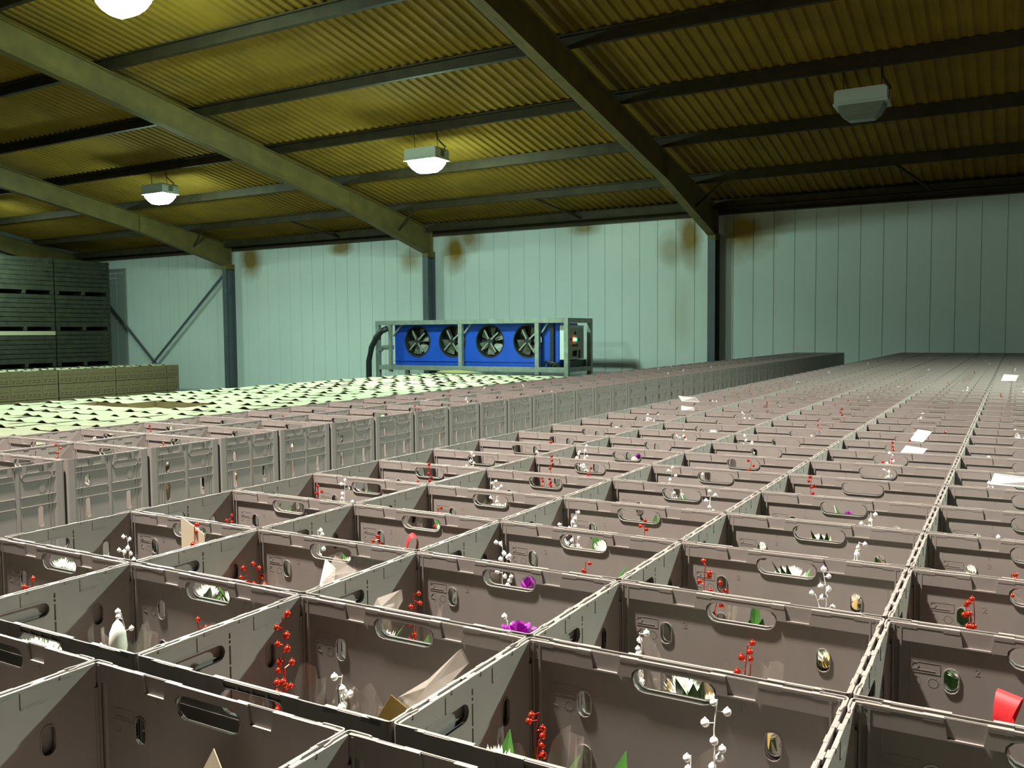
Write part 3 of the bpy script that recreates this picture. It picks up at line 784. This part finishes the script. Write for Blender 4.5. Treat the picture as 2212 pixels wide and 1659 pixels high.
for (dist, kind, c, r, x, y) in crates:
    if dist > 15.5 or (kind == 'w' and r < 0): continue
    spots = []
    if (kind, c, r) not in have and not (dist > 7 and rng.random() < 0.25): spots.append((rng.uniform(-.12, .12), rng.uniform(-.02, .07), rng.choice('RRSSS'), rng.choice((0, 1, 1, 2, 2, 3)), rng.randrange(3), ''))
    if 2.6 < dist < 5 and rng.random() < 0.6: spots.append((rng.uniform(-.12, .12), rng.uniform(-.06, .07), rng.choice('RRS'), rng.choice((1, 2, 3)), rng.randrange(3), 'second '))
    if kind == 'n' and c == 0 and dist < 4.2:
        spots.append((.115, rng.uniform(-.05, .05), rng.choice('RS'), 0, rng.randrange(3), 'low '))
    if dist < 2.6 and kind == 'w':                                       # lower bunches standing along the near wall
        spots += [(-.115, -.078, 'S', 0, 0, 'low '), (.0, -.078, 'R', 0, rng.choice((0, 1, 2, 2)), 'low '), (.115, -.078, 'S', 0, 2, 'low ')]
    for (ox, oy, co, hi, sty, adj) in spots:
        if any(math.hypot(x + ox - q[0], y + oy - q[1]) < (0.114 if hi == 0 else 0.124) for q in PUT): continue
        PUT.append((x + ox, y + oy))
        z = (ZTR if kind == 'w' else ZTL) - CH + 0.004
        if nb >= 298:                                                    # far specks of beads
            for k in range(6 if co == 'S' else 5):
                th = rng.uniform(0, 6.28); q = rng.uniform(.0, .03)
                (FARS if co == 'S' else FARR).ball((x + ox + q * math.cos(th), y + oy + q * math.sin(th), z + TOPS[hi] - .014 * k), .0052, 0, 1)
            continue
        o = bouquet(x + ox, y + oy, z, co, hi, sty, rng.uniform(0, 6.28), dist < 1.5 and not adj, short_place(kind, c, r)); nb += 1
        if adj: o['label'] = adj + o['label']
tag(FARS.build('far_silver_beads', M_SILBEAD), 'specks of silver beads in the far off crates', 'beads', kind='stuff')
tag(FARR.build('far_red_beads', M_REDBEAD), 'specks of red beads in the far off crates', 'beads', kind='stuff')
# loose things in and on the crates
def sheet(name, pts, m, label, cat, thick=0.0012, group=None):
    """A card: quad given by four corners, with thickness."""
    P = [Vector(p) for p in pts]; n = (P[1] - P[0]).cross(P[2] - P[0]).normalized() * thick
    b = MB(); k = len(P)
    b.add(P + [p + n for p in P], [tuple(range(k)), tuple(range(2 * k - 1, k - 1, -1))] + [(i, (i + 1) % k, (i + 1) % k + k, i + k) for i in range(k)])
    return tag(b.build(name, m), label, cat, group)
def inw(c, r, u, d, v): return (X0 + 0.4 * c + u, Y0 + DY * r - d, ZTR - v)
# gold card with pale print in the third column crate
g = sheet('gift_card', [inw(0, 0, .255, .20, .125), inw(0, 0, .335, .15, .130), inw(0, 0, .352, .135, .085), inw(0, 0, .30, .165, .032)], M_GOLD, 'gold gift card leaning in the 2nd row crate, 3rd column from the aisle', 'card')
sheet('gift_card', [inw(0, 0, .045, .225, .12), inw(0, 0, .092, .205, .12), inw(0, 0, .088, .205, .075), inw(0, 0, .055, .222, .052)], M_CARDRED, 'red gift card beside the red bead spray, 2nd row, 3rd column from the aisle', 'card')
# tall cream card in the aisle column
cc = sheet('gift_card', [inw(-2, 1, .262, .075, .085), inw(-2, 1, .330, .075, .085), inw(-2, 1, .330, .075, .0), inw(-2, 1, .262, .075, -.030)], M_CARD, 'tall cream card with brown picture rising from the 3rd row crate by the aisle', 'card')
pb = MB(); q0 = inw(-2, 1, .270, .0768, .075); q1 = inw(-2, 1, .300, .0768, .04); pb.box(q0[0], q1[0], q0[1] - .0012, q0[1] - .0004, q0[2], q1[2]); pb.build('picture', M_BROWN, cc)
sheet('gift_card', [(-.790, .634, ZC - .530), (-.695, .634, ZC - .530), (-.722, .638, ZC - .468), (-.739, .640, ZC - .444)], M_CARD, 'cream card tip in the front row crate at the bottom edge of the picture', 'card')
# white papers and sleeves standing out of the crates
def paper(c, r, u, d, v, w, hgt, lean, lab):
    p = [inw(c, r, u, d, v + hgt), inw(c, r, u + w, d + .02, v + hgt), inw(c, r, u + w + lean, d + .03, v + .004), inw(c, r, u + lean, d, v)]
    sheet('paper_sleeve', p, M_PAPER, lab, 'paper')
paper(1, 9, .20, .06, -.025, .05, .045, .030, 'white paper sleeve leaning over the rim, 11th wide-block row, 4th column')
paper(1, 8, .20, .08, .0, .07, .03, .02, 'white paper sleeve below the rim, 10th wide-block row, 4th column')
paper(2, 6, .09, .10, -.012, .14, .03, .01, 'long white paper sleeve in the 8th wide-block row, 5th column')
paper(-2, 13, .10, .08, -.035, .11, .03, -.02, 'white paper sleeve over the rim of an aisle column crate, 15th row')
paper(-2, 12, .20, .08, -.005, .08, .03, .0, 'white paper sleeve in an aisle column crate, 14th row')
paper(2, 23, .05, .08, -.05, .10, .05, .02, 'far off white paper sleeve in the 25th wide-block row, 5th column')
paper(-1, 1, .235, .075, .012, .05, .05, .015, 'rolled white paper sleeve behind a handle hole, 3rd row, 2nd column')
# loose cellophane sleeves standing in the crates
def sleeve(c, r, d, pts, lab):
    P = [Vector(inw(c, r, u, d + 0.012 * math.sin(3.1 * k), v)) for k, (u, v) in enumerate(pts)]
    ctr = sum(P, Vector()) / len(P) + Vector((0, -0.018, 0)); n = len(P); foot = Vector(inw(c, r, pts[0][0], d + .02, .25))
    b = MB(); back = [p + Vector((0, .004, 0)) for p in P]
    b.add(P + [ctr, foot], [(k, (k + 1) % n, n) for k in range(n)] + [(0, n - 1, n + 1)]); b.add(back + [ctr + Vector((0, .03, 0))], [(k, n, (k + 1) % n) for k in range(n)])
    tag(b.build('cellophane_sleeve', M_SLEEVE), lab, 'cellophane')
sleeve(0, 0, .09, [(.253, .073), (.302, .039), (.350, -.008), (.362, .008), (.319, .053), (.275, .087)], 'clear brownish cellophane sleeve leaning over the gold card, 2nd row, 3rd column')
sleeve(-1, 1, .10, [(.250, .062), (.295, -.006), (.321, .008), (.345, .015), (.299, .053)], 'clear cellophane sleeve behind the rolled white paper, 3rd row, 2nd column')
sleeve(0, 1, .17, [(.030, .056), (.045, .031), (.091, .011), (.095, .028), (.071, .062)], 'crinkled cellophane sleeve by the end wall of the 3rd row crate, 3rd column')
# purple pompon flower, wrapped white bud, single leaves
def cluster(c, r, u, d, v, R, m, lab, cat):
    rg = random.Random(5); b = MB()
    p = inw(c, r, u, d, v)
    for k in range(90):
        th = rg.uniform(0, 6.28); ph = math.acos(rg.uniform(-0.2, 1.0)); dr = Vector((math.sin(ph) * math.cos(th), math.sin(ph) * math.sin(th), math.cos(ph) * 0.75))
        sd = dr.cross(Vector((0.2, 0.3, 1))).normalized() * R * 0.16
        c0 = Vector(p) + dr * R * 0.35; c1 = Vector(p) + dr * R * 0.8; c2 = Vector(p) + dr * R * rg.uniform(0.95, 1.1)
        b.add([c0 - sd * .6, c0 + sd * .6, c1 + sd, c1 - sd, c2 + sd * .5, c2 - sd * .5], [(0, 1, 2, 3), (3, 2, 4, 5)])
    b.tube([p, (p[0], p[1], ZTR - CH + .006)], 0.003, 6, 0)
    return tag(b.build('flower', m), lab, cat)
cluster(0, 1, .330, .212, .040, .034, M_PURPLE, 'large purple pompon flower in the 3rd row crate, 3rd column', 'flower')
def bud():
    r = empty('wrapped_bud', inw(-1, 0, .305, .235, CH - .004)); tag(r, 'wrapped white bud with two green leaves in the 2nd row crate, 2nd column', 'flower')
    zt = CH - .03
    b = MB(); n = 10
    prof = [(.003, -.045), (.009, -.034), (.0125, -.016), (.011, .002), (.006, .015), (.001, .021)]
    vs = [(-.016 + R * math.cos(2 * math.pi * k / n), R * math.sin(2 * math.pi * k / n), zt + z + .02) for R, z in prof for k in range(n)]
    fs = [(i * n + k, i * n + (k + 1) % n, (i + 1) * n + (k + 1) % n, (i + 1) * n + k) for i in range(5) for k in range(n)] + [tuple(5 * n + k for k in range(n))]
    b.add(vs, fs); b.build('petal', M_PETAL, r, smooth=True)
    rg = random.Random(2)
    for q in ((.004, -.008, .2), (.014, .006, 1.2)):
        leaf(rg, (q[0], q[1], zt - .06), (.15 * math.cos(q[2]), .15 * math.sin(q[2]), 1),   .060, .013).build('leaf', M_LEAF, r, smooth=True)
    b = MB(); b.tube([(0, 0, .004), (-.004, 0, zt - .04)], .003, 6); b.build('stem', M_STEM, r)
    wrap(rg, .010, .030, .06, zt + .02, .014).build('cellophane_wrap', M_CELLO, r, smooth=True)
bud()
for (c, r, u, d, v, L, w, az, lab) in ((0, 2, .325, .20, .085, .095, .016, .4, 'broad green leaf rising above the rim, 4th row, 3rd column'),
                                       (1, 0, .205, .22, .10, .085, .012, 1.5, 'green leaf tip at the lower picture edge, 2nd row, 4th column'), (0, 0, .345, .14, .12, .07, .02, .6, 'green leaf behind the gold card, 2nd row, 3rd column')):
    p = inw(c, r, u, d, v); b = leaf(random.Random(int(u * 1000)), p, (.3 * math.cos(az), .3 * math.sin(az), 1), L, w); b.tube([p, (p[0], p[1], ZTR - CH + .006)], 0.002, 5)
    tag(b.build('leaf_stem', M_LEAF, None, smooth=True), lab, 'leaf')
# red satin ribbon loop in the last column, ribbons elsewhere
def ribbon(p, wdt, hgt, label, rz):
    b = MB(); pts = []
    for k in range(13):
        t = k / 12 * 2 * math.pi; pts.append((0.012 * math.sin(t), 0.0, hgt * (0.5 - 0.5 * math.cos(t))))
    vs = []
    for (x_, y_, z_) in pts: vs += [(x_, -wdt / 2 * (0.35 + 0.65 * z_ / hgt), z_), (x_, wdt / 2 * (0.35 + 0.65 * z_ / hgt), z_)]
    vs2 = [(x_ * 0.9, y_, z_ * 0.985 + 0.0005) for x_, y_, z_ in vs]; n = len(vs)
    fs = [(2 * k, 2 * k + 1, 2 * k + 3, 2 * k + 2) for k in range(12)]
    b.add(vs + vs2, fs + [tuple(i + n for i in f) for f in fs])
    b.add([(0, -.008, 0), (0.03, -.022, -.05), (0.03, -.004, -.055), (0, .006, 0)], [(0, 1, 2, 3)]); b.add([(0, -.006, 0), (-0.01, .012, -.06), (-0.01, .03, -.055), (0, .008, 0)], [(0, 1, 2, 3)])
    o = b.build('ribbon', M_REDRIB, None, p, True); o.rotation_euler = (0.15, 0.1, rz); tag(o, label, 'ribbon'); return o
ribbon(inw(2, 1, RU, .195, RV), .026, .055, 'red satin ribbon loop in the 3rd row crate of the 5th column', 1.3)
ribbon(inw(-1, 2, .222, .075, .075), .028, .045, 'red ribbon bow beside the bead spray, 4th row, 2nd column from the aisle', 0.8)
ribbon(inw(2, 2, .195, .060, .075), .018, .04, 'red ribbon by the bead spray in the 4th row crate of the last column', 0.5)

# ------------------------------------------------------------------ cartons
CZ = ZC - 0.84
def carton_meshes(rg):
    hx, hy, h = 0.298, 0.197, 0.34
    body = MB(); t = 0.006
    body.box(-hx, hx, -hy, -hy + t, 0, h); body.box(-hx, hx, hy - t, hy, 0, h); body.box(-hx, -hx + t, -hy + t, hy - t, 0, h); body.box(hx - t, hx, -hy + t, hy - t, 0, h); body.box(-hx, hx, -hy, hy, 0, t)
    # printed bands on the long and short sides
    pr = MB()
    for sx in (-1, 1):
        for k in range(3): pr.box(*sorted((sx * hx, sx * (hx + .0008))), -0.15 + k * 0.11, -0.15 + k * 0.11 + 0.07, 0.10, 0.125)
        for k in range(5): pr.box(*sorted((sx * hx, sx * (hx + .0008))), -0.16 + k * 0.012, -0.154 + k * 0.012, 0.04, 0.085)
        pr.box(*sorted((sx * hx, sx * (hx + .0008))), -0.06, 0.14, 0.05, 0.07); pr.box(*sorted((sx * hx, sx * (hx + .0008))), -0.15, 0.15, 0.20, 0.212)
    # lid: two flaps with bowed edges that leave dark openings
    lid = MB()
    for (xa, xb, ph) in ((-hx - .0005, -.0005, 0.0), (.0005, hx + .0005, 1.0)):
        nx, ny = 8, 6; vs = []
        cxs = rg.uniform(0.3, 0.7); amp = rg.uniform(0.018, 0.034); tilt = rg.uniform(-0.012, 0.012); ty = rg.uniform(-0.006, 0.010)
        for j in range(ny + 1):
            for i in range(nx + 1):
                u = i / nx; v = j / ny
                z = h + 0.004 + max(0, 1 - abs(u - cxs) * 3.6) * amp * (1 - v) ** 1.6 + tilt * (u - 0.5) + ty * (1 - v)
                vs.append((xa + (xb - xa) * u, -hy - .0005 + (2 * hy + .001) * v, max(z, h + 0.001)))
        fs = [(j * (nx + 1) + i, j * (nx + 1) + i + 1, (j + 1) * (nx + 1) + i + 1, (j + 1) * (nx + 1) + i) for j in range(ny) for i in range(nx)]
        n = len(vs); vs += [(p[0], p[1], p[2] - 0.0035) for p in vs]; fs += [tuple(q + n for q in f[::-1]) for f in fs]
        edge = [i for i in range(nx)]
        fs += [(i, i + n, i + 1 + n, i + 1) for i in edge]
        lid.add(vs, fs)
    body.join(pr, 1)
    return body.mesh('carton', [M_KRAFT, M_PRINT]), lid.mesh('lid', M_LID)
rgc = random.Random(11)
CM = [carton_meshes(rgc) for _ in range(7)]
low = MB(); nc = 0
for ix in range(7):
    for iy in range(29):
        x = -10.8 + 0.3 + ix * 0.602; y = 3.7 + iy * 0.402
        if -x > 1.80 * (y + 0.25) or (ix == 6 and y > 15.0): continue
        if y > 15.2 - max(0, ix - 1) * 0.06: continue
        drop = 0.085 if (ix in (1, 2, 3) and iy in (8, 9) and not (ix == 1 and iy == 9)) else 0.0
        z = CZ - 0.345 - drop
        me = rgc.choice(CM); o = link('carton', me[0], None, (x, y, z)); o.rotation_euler = (0, 0, rgc.uniform(-.003, .003))
        link('lid', me[1], o)
        col = ['the one nearest the wall side', '', '', '', '', '', ''][0]
        tag(o, f'white lidded carton, {ordinal(iy + 1)} row from the near end, {ordinal(ix + 1)} from the open side', 'carton', 'white lidded cartons beside the crates'); nc += 1
        low.box(x - .298, x + .298, y - .197, y + .197, 0.0, z - 0.002)
# the separate wall of cartons in front of the bins
for iy in range(13):
    for ix in range(2):
        for lv in range(3):
            if ix == 1 and lv < 2: continue
            x = -20.8 - 0.30 - ix * 0.602; y = 12.05 + iy * 0.400 + 0.025 * (iy // 4); z = CZ - 0.345 - (2 - lv) * 0.353
            me = CM[(iy * 3 + lv) % 7]; o = link('carton', me[0], None, (x, y, z))
            if lv == 2: link('lid', me[1], o)
            tag(o, f"brown carton in the row by the wooden bins, {ordinal(iy + 1)} along, {('bottom', 'middle', 'top')[lv]} layer, {'open side' if ix == 0 else 'bin side'}", 'carton', 'brown cartons stacked in front of the wooden bins')
    low.box(-20.8 - 0.902 - .298, -20.8 - 0.902 + .298, 12.05 + iy * 0.4 + .025 * (iy // 4) - .197, 12.05 + iy * 0.4 + .025 * (iy // 4) + .197, 0, CZ - 0.347)
tag(low.build('carton_stack', M_KRAFT), 'lower layers of brown cartons under the lidded cartons', 'cartons', kind='stuff')

# ------------------------------------------------------------------ wooden bins at the end wall
def wooden_bin(loc, label, pale=False):
    r = empty('wooden_bin', loc); tag(r, label, 'wooden bin', 'slatted wooden bins stacked at the end wall')
    hx, hy, h = 0.60, 0.88, 1.03
    b = MB(); nb_ = 7; bh = 0.112; z0 = 0.13
    for k in range(nb_):
        z = z0 + k * (bh + 0.017)
        if pale and k == 6: continue
        b.box(hx - 0.02, hx, -hy, hy, z, z + bh); b.box(-hx, -hx + 0.02, -hy, hy, z, z + bh); b.box(-hx + .02, hx - .02, -hy, -hy + 0.02, z, z + bh); b.box(-hx + .02, hx - .02, hy - 0.02, hy, z, z + bh)
    b.box(-hx, hx, -hy, hy, 0.105, 0.128)
    b.build('side_boards', M_WOOD, r)
    if pale:
        b = MB(); z = z0 + 6 * (bh + 0.017); b.box(hx - 0.02, hx + .002, -hy, hy, z, z + bh); tag(b.build('pale_board', M_PALEWOOD, r), 'pale new board')
    for sx in (-1, 1):
        for sy in (-1, 1):
            b = MB(); b.box(*sorted((sx * (hx - .021), sx * (hx - .08))), *sorted((sy * (hy - .021), sy * (hy - .08))), 0.128, h); b.build('corner_post', M_WOOD, r)
    for sy in (-1, 0, 1):
        b = MB(); b.box(-hx, hx, sy * (hy - .06) - .05, sy * (hy - .06) + .05, 0.0, 0.105); b.build('skid', M_WOOD, r)
    return r
LV = ['bottom', 'second', 'third', 'top']
for iy, y in enumerate((14.62, 16.42)):
    for k in range(4):
        wooden_bin((-24.6, y, k * 1.035), f"dark slatted wooden bin, {LV[k]} of the stack {'beside the back wall corner' if iy else 'cut by the picture edge'}" + (', one pale board' if (iy == 0 and k == 1) else ''), pale=(iy == 0 and k == 1))

# ------------------------------------------------------------------ blue cooler
def cooler():
    r = empty('cooler_unit', (-10.0, 16.1, 0.0)); tag(r, 'blue four fan cooling unit in a galvanised steel frame by the back wall', 'cooler')
    ox, oy = -10.0, 16.1
    def L(x, y, z): return (x - ox, y - oy, z + ZC)
    def bar(nm, p, q, w=0.09, m=M_GALV):
        b = MB(); b.beam(L(*p), L(*q), w, w, up=(0, 1, 0) if abs(p[1] - q[1]) < .01 and abs(p[0] - q[0]) > .01 else (1, 0, 0)); return b.build(nm, m, r)
    yf, yb = 15.55, 16.62; zt, zb = 0.24, -0.84
    for x in (-12.32, -7.65):
        bar('post', (x, yf, -ZC), (x, yf, zt + .045), 0.09); bar('post', (x, yb, -ZC), (x, yb, zt + .045), 0.09)
    for x, w in ((-11.98, 0.07), (-10.13, 0.09), (-8.30, 0.09)): bar('post', (x, yf, zb), (x, yf, zt - .04), w)
    for y in (yf, yb):
        bar('rail', (-12.28, y, zt), (-7.69, y, zt)); bar('rail', (-12.28, y, zb + .1), (-7.69, y, zb + .1), 0.10)
    for x in (-12.32, -7.65):
        bar('rail', (x, yf + .05, zt), (x, yb - .05, zt)); bar('rail', (x, yf + .05, zb + .1), (x, yb - .05, zb + .1))
    # blue casing with four round openings
    circ = lambda cx, cz, R, n=32: [(cx + R * math.cos(2 * math.pi * k / n), cz + R * math.sin(2 * math.pi * k / n)) for k in range(n)]
    FX = [-11.34, -10.43, -9.49, -8.59]; FZ = -0.17; FR = 0.325
    face = panel(rect(-11.95, -7.88, -0.70, 0.18), [circ(x, FZ, FR) for x in FX], 0.012)
    b = MB(); b.v = [L(u, 15.68 - d, v) for (u, v, d) in face.v]; b.f = list(face.f); b.m = list(face.m)
    x0, _, z0 = L(-11.95, 0, -0.70); x1, _, z1 = L(-7.88, 0, 0.18)
    b.box(x0, x1, 15.69 - oy, 16.5 - oy, z1, z1 + .012); b.box(x0, x1, 15.69 - oy, 16.5 - oy, z0 - .012, z0); b.box(x0 - .012, x0, 15.69 - oy, 16.5 - oy, z0, z1); b.box(x1, x1 + .012, 15.69 - oy, 16.5 - oy, z0, z1); b.box(x0, x1, 16.5 - oy, 16.512 - oy, z0, z1)
    b.box(x0, x1, 15.655 - oy, 15.674 - oy, z0 + .10, z0 + .115)
    b.build('casing', M_BLUE, r)
    for i, x in enumerate(FX):
        fr = MB(); c = L(x, 15.69, FZ); n = 32
        vs = []
        for (R, dy) in ((FR + .02, -.022), (FR - .004, -.022), (FR - .012, .16), (FR + .02, -.006)):
            for k in range(n): a = 2 * math.pi * k / n; vs.append((c[0] + R * math.cos(a), c[1] + dy, c[2] + R * math.sin(a)))
        fs = [(i_ * n + k, i_ * n + (k + 1) % n, (i_ + 1) * n + (k + 1) % n, (i_ + 1) * n + k) for i_ in (0, 1) for k in range(n)] + [(k, 3 * n + k, 3 * n + (k + 1) % n, (k + 1) % n) for k in range(n)]
        fs.append(tuple(2 * n + k for k in range(n)))
        fr.add(vs, fs); fan = fr.build('fan', M_DARK, r)
        a0 = (0.3, 0.15, 0.45, 0.2)[i]
        for k in range(6):
            a = a0 + k * math.pi / 3; b = MB(); vs = []
            for (q, w0, w1, tw) in ((0.08, -.035, .035, .04), (0.18, -.065, .06, .035), (0.285, -.085, .07, .028)):
                for w_, sgn in ((w0, -1), (w1, 1)):
                    px = q * math.cos(a) - w_ * math.sin(a); pz = q * math.sin(a) + w_ * math.cos(a)
                    vs.append((c[0] + px, c[1] + 0.075 + sgn * tw, c[2] + pz))
            nn = len(vs); vs += [(p[0], p[1] + .004, p[2]) for p in vs]
            fs = [(0, 1, 3, 2), (2, 3, 5, 4)]; fs += [tuple(q + nn for q in f[::-1]) for f in fs]
            b.add(vs, fs); b.build('blade', M_BLADE, fan)
        b = MB(); b.tube([(c[0], c[1] - .03, c[2]), (c[0], c[1] + .12, c[2])], 0.085, 16); b.build('motor', M_DARK, fan)
        b = MB()
        for a in (0.72, 2.05, 3.9, 5.3):
            b.beam((c[0] + .05 * math.cos(a), c[1] - .035, c[2] + .05 * math.sin(a)), (c[0] + .27 * math.cos(a), c[1] - .03, c[2] + .27 * math.sin(a)), 0.03, 0.016, up=(0, 1, 0))
        b.build('motor_bracket', M_GALV, fan)
    # slanted gusset, pipes
    b = MB(); b.beam(L(-11.95, 15.62, -0.05), L(-11.72, 15.62, 0.19), 0.03, 0.05, up=(0, 1, 0)); b.beam(L(-10.08, 15.62, -0.0), L(-9.92, 15.62, 0.19), 0.03, 0.05, up=(0, 1, 0)); b.beam(L(-8.24, 15.62, -0.0), L(-8.10, 15.62, 0.19), 0.03, 0.05, up=(0, 1, 0)); b.build('gusset', M_GALV, r)
    b = MB(); b.beam(L(-8.02, 15.63, -0.68), L(-8.02, 15.63, 0.18), 0.08, 0.02, up=(0, 1, 0)); b.build('strap', M_HOSE, r)
    b = MB(); pts = [(-12.02, 15.5, 0.12), (-12.16, 15.46, 0.06), (-12.30, 15.44, -0.08), (-12.42, 15.43, -0.30), (-12.50, 15.43, -0.60), (-12.52, 15.45, -0.95), (-12.52, 15.5, -1.45), (-12.5, 15.6, -ZC + .07)]
    b.tube([L(*p) for p in pts], 0.065, 12); b.build('hose', M_HOSE, r, smooth=True)
    b = MB(); b.tube([L(-11.96, 15.62, -0.30), L(-12.2, 15.56, -0.30), L(-12.26, 15.56, -0.36)], 0.05, 10); b.build('pipe_stub', M_GALV, r)
    b = MB()
    for k in range(4): b.tube([L(-8.2 + k * .07, 15.62, -0.72), L(-8.15 + k * .06, 15.6, -0.56 - .03 * k), L(-8.05 + k * .06, 15.62, -0.60), L(-7.9 + .02 * k, 15.64, -0.73)], 0.022, 8)
    b.build('pipe_loops', M_HOSE, r)
    # control cabinet with switches and lamps on the end face
    b = MB(); p0 = L(-7.86, 15.66, -0.54); p1 = L(-7.685, 16.40, 0.14); b.box(p0[0], p1[0], p0[1], p1[1], p0[2], p1[2]); cab = b.build('control_cabinet', M_WHITEBOX, r)
    xs = p1[0]
    b = MB(); b.box(xs, xs + .006, p0[1] + .04, p1[1] - .05, p0[2] + .03, p1[2] - .06); b.build('control_panel', M_PANEL, cab)
    def btn(nm, y, z, R, m):
        c = L(0, y, z); b = MB(); b.tube([(xs + .004, c[1], c[2]), (xs + .022, c[1], c[2])], R, 10); b.build(nm, m, cab)
    btn('switch', 15.98, -0.02, .035, M_DARK)
    btn('red_light', 15.93, -0.14, .030, emis('red_led', (1.0, 0.13, 0.03), 30)); btn('green_light', 16.02, -0.145, .028, emis('green_led', (0.02, 1.0, 0.42), 10))
    btn('switch', 15.80, -0.14, .022, M_DARK); btn('switch', 16.13, -0.15, .022, M_DARK)
    for k in range(3): btn('switch', 15.88 + k * .09, -0.26, .024, M_DARK)
    b = MB(); c = L(0, 15.97, -0.42); b.box(xs, xs + .03, c[1] - .09, c[1] + .05, c[2] - .05, c[2] + .05); b.tube([(xs + .02, c[1] - .02, c[2] - .06), (xs + .05, c[1] - .02, c[2] + .06)], .02, 8); b.build('main_switch', M_DARK, cab)
    b = MB(); c = L(0, 16.18, -0.44); b.box(xs, xs + .012, c[1] - .04, c[1] + .04, c[2] - .08, c[2] + .08); b.build('rating_plate', M_DARK, cab)
    b = MB(); b.box(*sorted((L(-7.9, 0, 0)[0], L(-7.7, 0, 0)[0])), 15.8 - oy, 16.55 - oy, L(0, 0, -.80)[2] + .05, L(0, 0, -.56)[2]); b.build('transformer', M_HOSE, r)
    return r
cooler()
# yellowed board lying on the cartons under the cooler's bottom rail
b = MB(); vs = [(-10.55, 15.24, CZ + .02), (-9.95, 15.22, CZ + .02), (-9.6, 15.22, CZ + .03), (-9.35, 15.25, CZ + .01), (-9.75, 15.36, CZ + .05), (-10.1, 15.36, CZ + .075), (-10.5, 15.36, CZ + .06)]
b.add(vs + [(p[0], p[1] + .02, p[2]) for p in vs], [(0, 1, 5, 6), (1, 2, 4, 5), (2, 3, 4), (7, 13, 12, 8), (8, 12, 11, 9), (9, 11, 10), (0, 7, 8, 1), (1, 8, 9, 2), (2, 9, 10, 3), (3, 10, 11, 4), (4, 11, 12, 5), (5, 12, 13, 6), (6, 13, 7, 0)])
tag(b.build('crumpled_sheet', M_YELLOW), 'crumpled yellowed sheet leaning on the rail under the cooler fans', 'sheet')
